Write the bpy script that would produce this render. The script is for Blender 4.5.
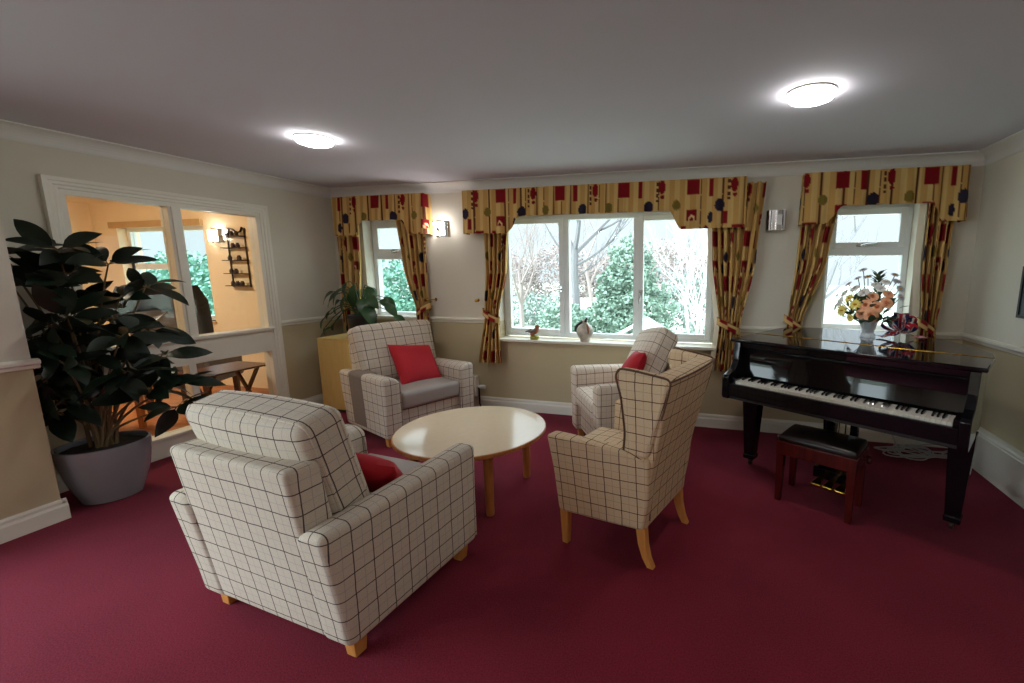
import bpy, bmesh, math, random
from math import sin, cos, pi, radians as R
from mathutils import Vector, Matrix, Euler

S = bpy.context.scene
for o in list(bpy.data.objects):
    bpy.data.objects.remove(o)
COL = S.collection

# ------------------------------------------------------------------ camera
cam_d = bpy.data.cameras.new('camera')
cam = bpy.data.objects.new('camera', cam_d)
COL.objects.link(cam)
S.camera = cam
cam.location = (0, -4.2081, 1.5016)
cam_d.sensor_width = 36.0
cam_d.lens = 439.4663 / 1024 * 36.0
cam_d.shift_x = -(607.4956 - 512.0) / 1024
cam_d.shift_y = 0.0
YAW, PITCH = -0.2558, 0.16
f = Vector((sin(YAW) * cos(PITCH), cos(YAW) * cos(PITCH), -sin(PITCH)))
cam.rotation_euler = f.to_track_quat('-Z', 'Y').to_euler()
cam_d.clip_start = 0.05
cam_d.clip_end = 300

# ------------------------------------------------------------------ view, sky
S.view_settings.view_transform = 'Standard'
S.view_settings.look = 'None'
S.view_settings.gamma = 1.0
S.view_settings.use_curve_mapping = False
S.view_settings.exposure = 0.5
S.cycles.max_bounces = 8
S.cycles.diffuse_bounces = 5
S.cycles.glossy_bounces = 4
S.cycles.transparent_max_bounces = 16
S.cycles.caustics_reflective = False
S.cycles.caustics_refractive = False
S.cycles.sample_clamp_indirect = 6.0

SKY_HORIZON, SKY_ZENITH, SKY_WEST = 0.86, 5.0, 5.5   # overcast sky, about three times brighter overhead, plus a bright south-west patch added to light the right wall
LAMP = 30.0          # ceiling lamps
LOUNGE_LAMP = 250.0  # unseen warm lamp added to light the room beyond the glazed screen
world = bpy.data.worlds.new('overcast_sky')
S.world = world
world.use_nodes = True
bg = world.node_tree.nodes['Background']
bg.inputs[0].default_value = (0.82, 0.92, 1.0, 1)
_n, _l = world.node_tree.nodes, world.node_tree.links
_tc = _n.new('ShaderNodeTexCoord'); _sp = _n.new('ShaderNodeSeparateXYZ')
_l.new(_tc.outputs['Generated'], _sp.inputs[0])
def _ramp(sock, f0, f1, t0, t1):
    r = _n.new('ShaderNodeMapRange'); r.interpolation_type = 'SMOOTHSTEP'
    for i, v in zip((1, 2, 3, 4), (f0, f1, t0, t1)): r.inputs[i].default_value = v
    _l.new(sock, r.inputs[0])
    return r.outputs[0]
_ad = _n.new('ShaderNodeMath'); _ad.operation = 'ADD'
_l.new(_ramp(_sp.outputs[2], 0.10, 0.85, SKY_HORIZON, SKY_ZENITH), _ad.inputs[0])
_dt = _n.new('ShaderNodeVectorMath'); _dt.operation = 'DOT_PRODUCT'
_dt.inputs[1].default_value = (-0.83, -0.53, 0.17)
_l.new(_tc.outputs['Generated'], _dt.inputs[0])
_l.new(_ramp(_dt.outputs['Value'], 0.55, 0.97, 0.0, SKY_WEST), _ad.inputs[1])
_l.new(_ad.outputs[0], bg.inputs[1])

random.seed(7)

# ------------------------------------------------------------------ materials
def srgb(r, g, b):
    def c(x):
        x /= 255.0
        return x / 12.92 if x <= 0.04045 else ((x + 0.055) / 1.055) ** 2.4
    return (c(r), c(g), c(b), 1.0)

MATS = {}
def mat(name, col, rough=0.6, metal=0.0, noise=0.0, nscale=20.0, bump=0.0, bscale=200.0, spec=0.5, coat=0.0):
    if name in MATS:
        return MATS[name]
    m = bpy.data.materials.new(name)
    m.use_nodes = True
    nt = m.node_tree
    b = nt.nodes['Principled BSDF']
    b.inputs['Base Color'].default_value = col
    b.inputs['Roughness'].default_value = rough
    b.inputs['Metallic'].default_value = metal
    b.inputs['Specular IOR Level'].default_value = spec
    if coat:
        b.inputs['Coat Weight'].default_value = coat
        b.inputs['Coat Roughness'].default_value = 0.04
    tc = nt.nodes.new('ShaderNodeTexCoord')
    if noise:
        n = nt.nodes.new('ShaderNodeTexNoise')
        n.inputs['Scale'].default_value = nscale
        n.inputs['Detail'].default_value = 4
        nt.links.new(tc.outputs['Object'], n.inputs['Vector'])
        r = nt.nodes.new('ShaderNodeMapRange')
        r.inputs[1].default_value = 0.3
        r.inputs[2].default_value = 0.7
        r.inputs[3].default_value = 1 - noise
        r.inputs[4].default_value = 1 + noise
        nt.links.new(n.outputs['Fac'], r.inputs[0])
        mx = nt.nodes.new('ShaderNodeVectorMath')
        mx.operation = 'SCALE'
        mx.inputs[0].default_value = col[:3]
        nt.links.new(r.outputs[0], mx.inputs['Scale'])
        nt.links.new(mx.outputs[0], b.inputs['Base Color'])
    if bump:
        n2 = nt.nodes.new('ShaderNodeTexNoise')
        n2.inputs['Scale'].default_value = bscale
        n2.inputs['Detail'].default_value = 2
        nt.links.new(tc.outputs['Object'], n2.inputs['Vector'])
        bp = nt.nodes.new('ShaderNodeBump')
        bp.inputs['Strength'].default_value = bump
        bp.inputs['Distance'].default_value = 0.004
        nt.links.new(n2.outputs['Fac'], bp.inputs['Height'])
        nt.links.new(bp.outputs[0], b.inputs['Normal'])
    MATS[name] = m
    return m

def check_mat(name, base, dark, faint, period=0.086, w=0.0046):
    """woven window-pane check: strong lines with fainter lines half way between (UV in metres)"""
    m = bpy.data.materials.new(name)
    m.use_nodes = True
    nt = m.node_tree
    L = nt.links.new
    b = nt.nodes['Principled BSDF']
    b.inputs['Roughness'].default_value = 0.9
    b.inputs['Specular IOR Level'].default_value = 0.2
    uv = nt.nodes.new('ShaderNodeUVMap')
    sp = nt.nodes.new('ShaderNodeSeparateXYZ')
    nz = nt.nodes.new('ShaderNodeTexNoise')
    nz.inputs['Scale'].default_value = 9
    L(uv.outputs[0], nz.inputs['Vector'])
    mad = nt.nodes.new('ShaderNodeVectorMath')
    mad.operation = 'MULTIPLY_ADD'
    mad.inputs[1].default_value = (0.008, 0.008, 0)
    L(nz.outputs['Color'], mad.inputs[0])
    L(uv.outputs[0], mad.inputs[2])
    L(mad.outputs[0], sp.inputs[0])
    def math_(op, a, bb):
        n = nt.nodes.new('ShaderNodeMath')
        n.operation = op
        for i, x in enumerate((a, bb)):
            if isinstance(x, (int, float)):
                n.inputs[i].default_value = x
            elif x is not None:
                L(x, n.inputs[i])
        return n.outputs[0]
    def line(sock, off, ww):
        a = math_('ADD', sock, off + 50 * period)
        a = math_('DIVIDE', a, period)
        a = math_('FRACT', a, None)
        a = math_('SUBTRACT', a, 0.5)
        a = math_('ABSOLUTE', a, None)
        return math_('LESS_THAN', a, ww / period / 2)
    d = math_('MAXIMUM', line(sp.outputs[0], 0, w), line(sp.outputs[1], 0, w))
    fl = math_('MAXIMUM', line(sp.outputs[0], period / 2, w * 0.7), line(sp.outputs[1], period / 2, w * 0.7))
    wv = nt.nodes.new('ShaderNodeTexNoise')
    wv.inputs['Scale'].default_value = 260
    wv.inputs['Detail'].default_value = 3
    L(uv.outputs[0], wv.inputs['Vector'])
    r = nt.nodes.new('ShaderNodeMapRange')
    r.inputs[1].default_value = 0.3; r.inputs[2].default_value = 0.7
    r.inputs[3].default_value = 0.86; r.inputs[4].default_value = 1.14
    L(wv.outputs['Fac'], r.inputs[0])
    m1 = nt.nodes.new('ShaderNodeMix'); m1.data_type = 'RGBA'
    m1.inputs[6].default_value = base; m1.inputs[7].default_value = faint
    L(fl, m1.inputs[0])
    m2 = nt.nodes.new('ShaderNodeMix'); m2.data_type = 'RGBA'
    L(m1.outputs[2], m2.inputs[6]); m2.inputs[7].default_value = dark
    L(d, m2.inputs[0])
    sc = nt.nodes.new('ShaderNodeVectorMath'); sc.operation = 'SCALE'
    L(m2.outputs[2], sc.inputs[0]); L(r.outputs[0], sc.inputs['Scale'])
    L(sc.outputs[0], b.inputs['Base Color'])
    bp = nt.nodes.new('ShaderNodeBump')
    bp.inputs['Strength'].default_value = 0.25
    bp.inputs['Distance'].default_value = 0.002
    L(wv.outputs['Fac'], bp.inputs['Height'])
    L(bp.outputs[0], b.inputs['Normal'])
    return m

def colattr_mat(name, rough=0.85, spec=0.2):
    m = bpy.data.materials.new(name)
    m.use_nodes = True
    nt = m.node_tree
    b = nt.nodes['Principled BSDF']
    b.inputs['Roughness'].default_value = rough
    b.inputs['Specular IOR Level'].default_value = spec
    a = nt.nodes.new('ShaderNodeAttribute')
    a.attribute_name = 'dye'
    nt.links.new(a.outputs['Color'], b.inputs['Base Color'])
    return m

def glass_mat(name, refl=0.06):
    m = bpy.data.materials.new(name)
    m.use_nodes = True
    nt = m.node_tree
    nt.nodes.remove(nt.nodes['Principled BSDF'])
    t = nt.nodes.new('ShaderNodeBsdfTransparent')
    t.inputs[0].default_value = (0.94, 0.97, 0.96, 1)
    g = nt.nodes.new('ShaderNodeBsdfGlossy')
    g.inputs['Roughness'].default_value = 0.02
    mx = nt.nodes.new('ShaderNodeMixShader')
    mx.inputs[0].default_value = refl
    nt.links.new(t.outputs[0], mx.inputs[1])
    nt.links.new(g.outputs[0], mx.inputs[2])
    nt.links.new(mx.outputs[0], nt.nodes['Material Output'].inputs[0])
    return m

def emit_mat(name, col, strength):
    m = bpy.data.materials.new(name)
    m.use_nodes = True
    b = m.node_tree.nodes['Principled BSDF']
    b.inputs['Base Color'].default_value = (0.8, 0.8, 0.78, 1)
    b.inputs['Emission Color'].default_value = col
    b.inputs['Emission Strength'].default_value = strength
    return m

def wood_mat(name, c1, c2, rough=0.4, scale=3.0, stretch=(1, 1, 12), coat=0.0):
    m = bpy.data.materials.new(name)
    m.use_nodes = True
    nt = m.node_tree
    L = nt.links.new
    b = nt.nodes['Principled BSDF']
    b.inputs['Roughness'].default_value = rough
    if coat:
        b.inputs['Coat Weight'].default_value = coat
    tc = nt.nodes.new('ShaderNodeTexCoord')
    mp = nt.nodes.new('ShaderNodeMapping')
    mp.inputs['Scale'].default_value = tuple(scale * 12 / s for s in stretch)
    L(tc.outputs['Object'], mp.inputs[0])
    n = nt.nodes.new('ShaderNodeTexNoise')
    n.inputs['Scale'].default_value = 1.5
    n.inputs['Detail'].default_value = 5
    n.inputs['Distortion'].default_value = 0.6
    L(mp.outputs[0], n.inputs['Vector'])
    cr = nt.nodes.new('ShaderNodeValToRGB')
    cr.color_ramp.elements[0].position = 0.3
    cr.color_ramp.elements[0].color = c1
    cr.color_ramp.elements[1].position = 0.7
    cr.color_ramp.elements[1].color = c2
    L(n.outputs['Fac'], cr.inputs[0])
    L(cr.outputs[0], b.inputs['Base Color'])
    return m

def carpet_mat():
    m = bpy.data.materials.new('carpet')
    m.use_nodes = True
    nt = m.node_tree
    L = nt.links.new
    b = nt.nodes['Principled BSDF']
    b.inputs['Roughness'].default_value = 1.0
    b.inputs['Specular IOR Level'].default_value = 0.1
    b.inputs['Sheen Weight'].default_value = 0.10
    b.inputs['Sheen Tint'].default_value = (0.75, 0.62, 0.9, 1)  # bluish tint stands in for window daylight reflected off the pile
    tc = nt.nodes.new('ShaderNodeTexCoord')
    n = nt.nodes.new('ShaderNodeTexNoise'); n.inputs['Scale'].default_value = 160; n.inputs['Detail'].default_value = 3
    n2 = nt.nodes.new('ShaderNodeTexNoise'); n2.inputs['Scale'].default_value = 2.2; n2.inputs['Detail'].default_value = 3
    for q in (n, n2):
        L(tc.outputs['Object'], q.inputs['Vector'])
    cr = nt.nodes.new('ShaderNodeValToRGB')
    cr.color_ramp.elements[0].position = 0.32; cr.color_ramp.elements[0].color = srgb(94, 18, 31)
    cr.color_ramp.elements[1].position = 0.72; cr.color_ramp.elements[1].color = srgb(138, 37, 52)
    ad = nt.nodes.new('ShaderNodeMath'); ad.operation = 'MULTIPLY_ADD'
    ad.inputs[1].default_value = 0.25
    L(n2.outputs['Fac'], ad.inputs[0])
    sb = nt.nodes.new('ShaderNodeMath'); sb.operation = 'MULTIPLY'; sb.inputs[1].default_value = 0.75
    L(n.outputs['Fac'], sb.inputs[0])
    L(sb.outputs[0], ad.inputs[2])
    L(ad.outputs[0], cr.inputs[0])
    L(cr.outputs[0], b.inputs['Base Color'])
    bp = nt.nodes.new('ShaderNodeBump'); bp.inputs['Strength'].default_value = 0.6; bp.inputs['Distance'].default_value = 0.004
    L(n.outputs['Fac'], bp.inputs['Height'])
    L(bp.outputs[0], b.inputs['Normal'])
    return m

def plank_mat():
    m = bpy.data.materials.new('floorboards')
    m.use_nodes = True
    nt = m.node_tree
    L = nt.links.new
    b = nt.nodes['Principled BSDF']
    b.inputs['Roughness'].default_value = 0.35
    tc = nt.nodes.new('ShaderNodeTexCoord')
    br = nt.nodes.new('ShaderNodeTexBrick')
    br.inputs['Scale'].default_value = 1.0
    br.inputs['Color1'].default_value = srgb(176, 108, 58)
    br.inputs['Color2'].default_value = srgb(150, 86, 42)
    br.inputs['Mortar'].default_value = srgb(90, 48, 22)
    br.inputs['Mortar Size'].default_value = 0.004
    br.inputs['Brick Width'].default_value = 1.1
    br.inputs['Row Height'].default_value = 0.13
    L(tc.outputs['Object'], br.inputs['Vector'])
    L(br.outputs['Color'], b.inputs['Base Color'])
    return m

M_carpet = carpet_mat()
M_plank = plank_mat()
M_wall = mat('wall_paint', srgb(216, 210, 196), 0.8, noise=0.015, nscale=3, bump=0.05, bscale=300)
M_wall_low = mat('wall_paint_below_rail', srgb(195, 181, 148), 0.8, noise=0.015, nscale=3, bump=0.05, bscale=300)
M_ceil = mat('ceiling_paint', srgb(202, 200, 212), 0.9, noise=0.01, nscale=2)
M_trim = mat('white_gloss_paint', srgb(232, 228, 216), 0.35)
M_cove = mat('coving_paint', srgb(222, 220, 218), 0.7)
M_warmwall = mat('apricot_paint', srgb(240, 218, 184), 0.8, noise=0.02, nscale=2)
M_upvc = mat('white_window_plastic', srgb(232, 236, 238), 0.3)
M_glass = glass_mat('window_glass', 0.006)
M_glass_in = glass_mat('screen_glass', 0.03)
M_checkA = check_mat('grey_check_fabric', srgb(208, 196, 180), srgb(84, 74, 72), srgb(186, 177, 170))
M_checkC = check_mat('beige_check_fabric', srgb(218, 204, 188), srgb(112, 90, 78), srgb(198, 182, 166))
M_checkD = check_mat('tan_check_fabric', srgb(214, 188, 156), srgb(92, 62, 46), srgb(190, 160, 128))
M_vinyl = mat('taupe_vinyl', srgb(158, 148, 142), 0.5, noise=0.03, nscale=8)
M_taupe = mat('taupe_cloth', srgb(128, 114, 104), 0.9, noise=0.05, nscale=40)
M_pipeD = mat('brown_piping', srgb(96, 66, 48), 0.8)
M_red = mat('red_cushion_cloth', srgb(182, 14, 34), 0.75, noise=0.06, nscale=60, bump=0.2)
M_beech = wood_mat('beech_wood', srgb(196, 128, 60), srgb(216, 152, 82), 0.4)
M_oak = wood_mat('table_edge_wood', srgb(170, 104, 52), srgb(198, 130, 70), 0.4)
M_tabletop = mat('cream_laminate', srgb(226, 206, 178), 0.12, noise=0.02, nscale=30)
M_black = mat('black_polyester_gloss', (0.004, 0.004, 0.006, 1), 0.05, spec=0.45)
M_blackm = mat('black_satin', (0.010, 0.010, 0.011, 1), 0.35)
M_ivory = mat('ivory_key', srgb(236, 232, 220), 0.25)
M_brass = mat('brass', srgb(214, 168, 70), 0.25, metal=1.0)
M_chrome = mat('chrome', srgb(200, 200, 200), 0.18, metal=1.0)
M_trimwood = mat('limed_wood', srgb(196, 158, 110), 0.5)
M_mahog = wood_mat('mahogany', srgb(66, 16, 13), srgb(90, 24, 18), 0.25, coat=0.4)
M_leather = mat('dark_leather', srgb(32, 25, 24), 0.28, bump=0.1)
M_pot = mat('grey_glazed_pot', srgb(138, 140, 148), 0.2, noise=0.04, nscale=6, coat=0.5)
M_soil = mat('soil', srgb(44, 34, 28), 1.0, noise=0.3, nscale=60, bump=0.8, bscale=60)
M_leaf = mat('dark_leaf', srgb(22, 36, 24), 0.42, noise=0.25, nscale=7, spec=0.35)
M_leaf2 = mat('bright_leaf', srgb(40, 78, 38), 0.4, noise=0.25, nscale=9)
M_stem = mat('plant_stem', srgb(112, 92, 62), 0.8)
M_yellow = wood_mat('yellow_beech_laminate', srgb(222, 192, 116), srgb(232, 204, 132), 0.5)
M_blackpot = mat('black_plastic_pot', srgb(26, 28, 32), 0.5)
M_dye = colattr_mat('printed_curtain_cloth')
M_lining = mat('curtain_lining', srgb(226, 216, 196), 0.9)
M_flag = colattr_mat('flag_satin', 0.45, 0.4)
M_lamp = emit_mat('lit_ceiling_diffuser', (1.0, 0.98, 0.93, 1), LAMP)
M_lampL = emit_mat('lit_warm_diffuser', (1.0, 0.84, 0.64, 1), LOUNGE_LAMP)
M_sconce = emit_mat('lit_sconce_glass', (1.0, 0.97, 0.92, 1), 32.0)
M_opal = mat('opal_glass', srgb(225, 225, 225), 0.2)
M_bark = mat('grey_bark', srgb(128, 126, 128), 0.9)  # bark, twig and foliage colours here are paled to stand in for haze
M_twig = mat('pinkish_twigs', srgb(160, 146, 142), 0.9)
M_palebark = mat('pale_silver_bark', srgb(236, 232, 226), 0.9)
M_ever = mat('evergreen_foliage', srgb(128, 152, 136), 0.7, noise=0.3, nscale=3)
M_ivy = mat('ivy_foliage', srgb(112, 160, 142), 0.6, noise=0.35, nscale=4)
M_haze = mat('misty_scrub', srgb(140, 154, 146), 0.9, noise=0.2, nscale=1.2)  # the mist is put into this colour
M_grass = mat('winter_grass', srgb(176, 184, 168), 1.0, noise=0.2, nscale=1.5)
M_white = mat('white_render', srgb(240, 240, 238), 0.7)
M_cable = mat('grey_cable', srgb(176, 174, 178), 0.5)
M_darkwood = wood_mat('dark_walnut', srgb(74, 42, 30), srgb(100, 60, 42), 0.4)
M_iron = mat('dark_iron', srgb(52, 28, 20), 0.5, metal=0.3)
M_coat = mat('black_coat_cloth', srgb(30, 28, 32), 0.85, noise=0.2, nscale=12)
M_greyup = mat('grey_upholstery', srgb(120, 118, 124), 0.9, noise=0.05, nscale=30)
M_navy = mat('navy_upholstery', srgb(52, 54, 76), 0.85, noise=0.06, nscale=30)
M_skyblue = mat('pale_blue_vinyl', srgb(120, 160, 200), 0.5)
M_picture = mat('dark_picture_print', srgb(70, 74, 80), 0.3, noise=0.3, nscale=9)

# ------------------------------------------------------------------ mesh helpers
class MB:
    def __init__(self):
        self.v, self.f, self.c = [], [], None
    def add(self, vs, fs):
        n = len(self.v)
        self.v += [tuple(p) for p in vs]
        self.f += [tuple(i + n for i in q) for q in fs]
        return self
    def box(self, x0, x1, y0, y1, z0, z1):
        vs = [(x0, y0, z0), (x1, y0, z0), (x1, y1, z0), (x0, y1, z0), (x0, y0, z1), (x1, y0, z1), (x1, y1, z1), (x0, y1, z1)]
        return self.add(vs, [(0, 3, 2, 1), (4, 5, 6, 7), (0, 1, 5, 4), (1, 2, 6, 5), (2, 3, 7, 6), (3, 0, 4, 7)])
    def frustum(self, c0, s0, c1, s1):
        """square-ish post from bottom centre c0 (half sizes s0) to top centre c1 (s1)"""
        vs = []
        for c, s in ((c0, s0), (c1, s1)):
            vs += [(c[0] - s[0], c[1] - s[1], c[2]), (c[0] + s[0], c[1] - s[1], c[2]), (c[0] + s[0], c[1] + s[1], c[2]), (c[0] - s[0], c[1] + s[1], c[2])]
        return self.add(vs, [(0, 3, 2, 1), (4, 5, 6, 7), (0, 1, 5, 4), (1, 2, 6, 5), (2, 3, 7, 6), (3, 0, 4, 7)])
    def post(self, pts):
        """swept square post: list of (centre, half x, half y)"""
        n = len(pts)
        vs, fs = [], []
        for c, sx, sy in pts:
            vs += [(c[0] - sx, c[1] - sy, c[2]), (c[0] + sx, c[1] - sy, c[2]), (c[0] + sx, c[1] + sy, c[2]), (c[0] - sx, c[1] + sy, c[2])]
        fs.append((0, 3, 2, 1))
        for i in range(n - 1):
            a = 4 * i
            for k in range(4):
                k2 = (k + 1) % 4
                fs.append((a + k, a + k2, a + 4 + k2, a + 4 + k))
        a = 4 * (n - 1)
        fs.append((a, a + 1, a + 2, a + 3))
        return self.add(vs, fs)
    def lathe(self, prof, n=32, c=(0, 0, 0), cap=True, axis='z'):
        vs, fs = [], []
        for r, z in prof:
            for k in range(n):
                a = 2 * pi * k / n
                p = (r * cos(a), r * sin(a), z)
                if axis == 'y':
                    p = (p[0], -p[2], p[1])
                elif axis == 'x':
                    p = (p[2], p[0], p[1])
                vs.append((c[0] + p[0], c[1] + p[1], c[2] + p[2]))
        m = len(prof)
        for i in range(m - 1):
            for k in range(n):
                k2 = (k + 1) % n
                fs.append((i * n + k, i * n + k2, (i + 1) * n + k2, (i + 1) * n + k))
        if cap:
            if prof[0][0] > 1e-6: fs.append(tuple(reversed(range(n))))
            if prof[-1][0] > 1e-6: fs.append(tuple(range((m - 1) * n, m * n)))
        return self.add(vs, fs)
    def tube(self, pts, r, n=8, cap=True):
        pts = [Vector(p) for p in pts]
        m = len(pts)
        rs = r if isinstance(r, (list, tuple)) else [r] * m
        vs, fs = [], []
        ref = Vector((0, 0, 1))
        for i in range(m):
            d = (pts[min(i + 1, m - 1)] - pts[max(i - 1, 0)])
            if d.length < 1e-9: d = Vector((0, 0, 1))
            d.normalize()
            if i == 0:
                ref = Vector((0, 0, 1)) if abs(d.z) < 0.9 else Vector((1, 0, 0))
            x = ref - d * ref.dot(d)
            if x.length < 1e-6:
                x = d.orthogonal()
            x.normalize()
            ref = x
            y = d.cross(x)
            for k in range(n):
                a = 2 * pi * k / n
                vs.append(pts[i] + (x * cos(a) + y * sin(a)) * rs[i])
        for i in range(m - 1):
            for k in range(n):
                k2 = (k + 1) % n
                fs.append((i * n + k, i * n + k2, (i + 1) * n + k2, (i + 1) * n + k))
        if cap:
            fs.append(tuple(reversed(range(n))))
            fs.append(tuple(range((m - 1) * n, m * n)))
        return self.add(vs, fs)
    def prism(self, poly, a, b, axis='x'):
        """extrude a 2-D polygon along an axis from a to b"""
        n = len(poly)
        def P(p, t):
            return {'x': (t, p[0], p[1]), 'y': (p[0], t, p[1]), 'z': (p[0], p[1], t)}[axis]
        vs = [P(p, a) for p in poly] + [P(p, b) for p in poly]
        fs = [tuple(reversed(range(n))), tuple(range(n, 2 * n))]
        for k in range(n):
            k2 = (k + 1) % n
            fs.append((k, k2, n + k2, n + k))
        return self.add(vs, fs)
    def rbox(self, hx, hy, hz, r, c=(0, 0, 0), n=4, fn=None):
        """rounded box; fn(x, y, z) -> point deforms it before it is moved to c"""
        def T(h):
            i = max(h - r, 0)
            cs = [math.tan(R(a)) for a in (15, 30, 45)]
            out = [-i - r * q for q in reversed(cs)]
            k = max(2, n)
            out += [-i + 2 * i * j / k for j in range(k + 1)]
            return out + [i + r * q for q in cs]
        H = (hx, hy, hz)
        def rnd(p):
            inn = Vector([max(-(H[i] - r), min(H[i] - r, p[i])) for i in range(3)])
            d = Vector(p) - inn
            return inn + d.normalized() * r if d.length > 1e-9 else Vector(p)
        for ax in range(3):
            o = [i for i in range(3) if i != ax]
            A, B = T(H[o[0]]), T(H[o[1]])
            for s in (-1, 1):
                vs, fs = [], []
                for a in A:
                    for b_ in B:
                        p = [0, 0, 0]
                        p[ax], p[o[0]], p[o[1]] = s * H[ax], a, b_
                        q = rnd(p)
                        if fn: q = Vector(fn(*q))
                        vs.append((q[0] + c[0], q[1] + c[1], q[2] + c[2]))
                w = len(B)
                flip = (s > 0) == (ax == 1)
                for i in range(len(A) - 1):
                    for j in range(w - 1):
                        q = (i * w + j, (i + 1) * w + j, (i + 1) * w + j + 1, i * w + j + 1)
                        fs.append(tuple(reversed(q)) if flip else q)
                self.add(vs, fs)
        self.weld = True
        return self
    def xf(self, M):
        self.v = [tuple(M @ Vector(p)) for p in self.v]
        return self
    def build(self, name, m, parent=None, smooth=True, uv=False, bevel=0.0, seg=2, angle=40, recalc=True, loc=None):
        me = bpy.data.meshes.new(name)
        me.from_pydata(self.v, [], self.f)
        if getattr(self, 'weld', False) or recalc:
            b = bmesh.new()
            b.from_mesh(me)
            if getattr(self, 'weld', False):
                bmesh.ops.remove_doubles(b, verts=b.verts, dist=1e-5)
            if recalc:
                bmesh.ops.recalc_face_normals(b, faces=b.faces)
            b.to_mesh(me)
            b.free()
        if self.c is not None:
            at = me.color_attributes.new('dye', 'FLOAT_COLOR', 'POINT')
            flat = []
            for q in self.c: flat += [q[0], q[1], q[2], 1.0]
            at.data.foreach_set('color', flat)
        if uv:
            L = me.uv_layers.new(name='UVMap')
            for p in me.polygons:
                nx, ny, nz = (abs(q) for q in p.normal)
                for li in p.loop_indices:
                    x, y, z = me.vertices[me.loops[li].vertex_index].co
                    L.data[li].uv = (y, z) if nx >= ny and nx >= nz else ((x, z) if ny >= nz else (x, y))
        me.materials.append(m)
        if smooth:
            me.shade_smooth()
            me.set_sharp_from_angle(angle=R(angle))
        o = bpy.data.objects.new(name, me)
        COL.objects.link(o)
        if parent: o.parent = parent
        if loc: o.location = loc
        if bevel:
            md = o.modifiers.new('bevel', 'BEVEL')
            md.width = bevel
            md.segments = seg
            md.limit_method = 'ANGLE'
            md.angle_limit = R(35)
        return o

def tag(o, label, cat, group=None):
    o['label'] = label
    o['category'] = cat
    if group: o['group'] = group
    return o
def thing(name, label, cat, loc=(0, 0, 0), rz=0.0, group=None):
    o = bpy.data.objects.new(name, None)
    COL.objects.link(o)
    o.location = loc
    o.rotation_euler = (0, 0, rz)
    o.empty_display_size = 0.1
    return tag(o, label, cat, group)
def struct(o):
    o['kind'] = 'structure'
    return o
def sroot(name, loc=(0, 0, 0)):
    o = bpy.data.objects.new(name, None)
    COL.objects.link(o)
    o.location = loc
    return struct(o)
def copy_tree(o, parent=None):
    c = o.copy()
    COL.objects.link(c)
    c.parent = parent
    for ch in [k for k in bpy.data.objects if k.parent == o]:
        copy_tree(ch, c)
    return c

# ================================================================== SETTING
H = 2.4
DY0, DY1, DZ = -6.9, -3.35, 2.1                     # unseen garden doors added for daylight in the pier wall, behind the viewer's left shoulder
XL, XR, YR = -4.34, 1.93, -7.6          # left wall, right wall, rear wall (behind the camera)
struct(MB().box(XL, XR, -3.35, 0, -0.1, 0).box(-4.045, XR, YR, -3.35, -0.1, 0).build('floor', M_carpet, smooth=False))
struct(MB().box(XL - 0.1, XR + 0.1, -3.35, 0.2, H, H + 0.12).box(-4.045, XR + 0.1, YR - 0.1, -3.35, H, H + 0.12).build('ceiling', M_ceil, smooth=False))

# back wall with three window openings; a lower paint band below the dado rail
W1 = (-3.94, -3.24, 0.98, 2.06)
W2 = (-2.29, -0.075, 0.785, 2.06)
W3 = (0.85, 1.516, 0.98, 2.06)
RAIL = 0.97
up, lo = MB(), MB()
T = 0.24
def seg(mb, x0, x1, z0, z1): mb.box(x0, x1, 0, T, z0, z1)
seg(up, XL - 0.1, W1[0], RAIL, H); seg(up, W1[1], W2[0], RAIL, H); seg(up, W2[1], W3[0], RAIL, H); seg(up, W3[1], XR + 0.1, RAIL, H)
for w in (W1, W2, W3):
    seg(up, w[0], w[1], w[3], H)
seg(up, W1[0], W1[1], RAIL, W1[2]); seg(up, W3[0], W3[1], RAIL, W3[2])
struct(up.build('wall_back', M_wall, smooth=False))
seg(lo, XL - 0.1, W2[0], 0, RAIL); seg(lo, W2[0], W2[1], 0, W2[2]); seg(lo, W2[1], XR + 0.1, 0, RAIL)
struct(lo.build('wall_back_below_rail', M_wall_low, smooth=False))
# right wall
struct(MB().box(XR, XR + 0.1, YR, 0, RAIL, H).build('wall_right', M_wall, smooth=False))
struct(MB().box(XR, XR + 0.1, YR, 0, 0, RAIL).build('wall_right_below_rail', M_wall_low, smooth=False))
# left wall around the glazed screen, and the pier near the camera
SY0, SY1, SZ = -2.165, -0.86, 2.03
lw, ll = MB(), MB()
lw.box(XL - 0.1, XL, DY1, SY0, RAIL, H).box(XL - 0.1, XL, SY1, 0, RAIL, H).box(XL - 0.1, XL, SY0, SY1, SZ, H)
ll.box(XL - 0.1, XL, DY1, SY0, 0, RAIL).box(XL - 0.1, XL, SY1, 0, 0, RAIL)
struct(lw.build('wall_left', M_wall, smooth=False))
struct(ll.build('wall_left_below_rail', M_wall_low, smooth=False))
PX, PY = -3.845, -2.645
struct(MB().box(XL, PX, DY1, PY, RAIL, H).box(PX - 0.2, PX, DY0, DY1, DZ, H).box(PX - 0.2, PX, YR, DY0, RAIL, H).build('wall_pier', M_wall, smooth=False))
struct(MB().box(XL, PX, DY1, PY, 0, RAIL).box(PX - 0.2, PX, YR, DY0, 0, RAIL).build('wall_pier_below_rail', M_wall_low, smooth=False))
# rear wall behind the camera
rw = MB().box(-4.045, XR, YR - 0.1, YR, 0, H)
struct(rw.build('wall_rear', M_wall, smooth=False))

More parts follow.
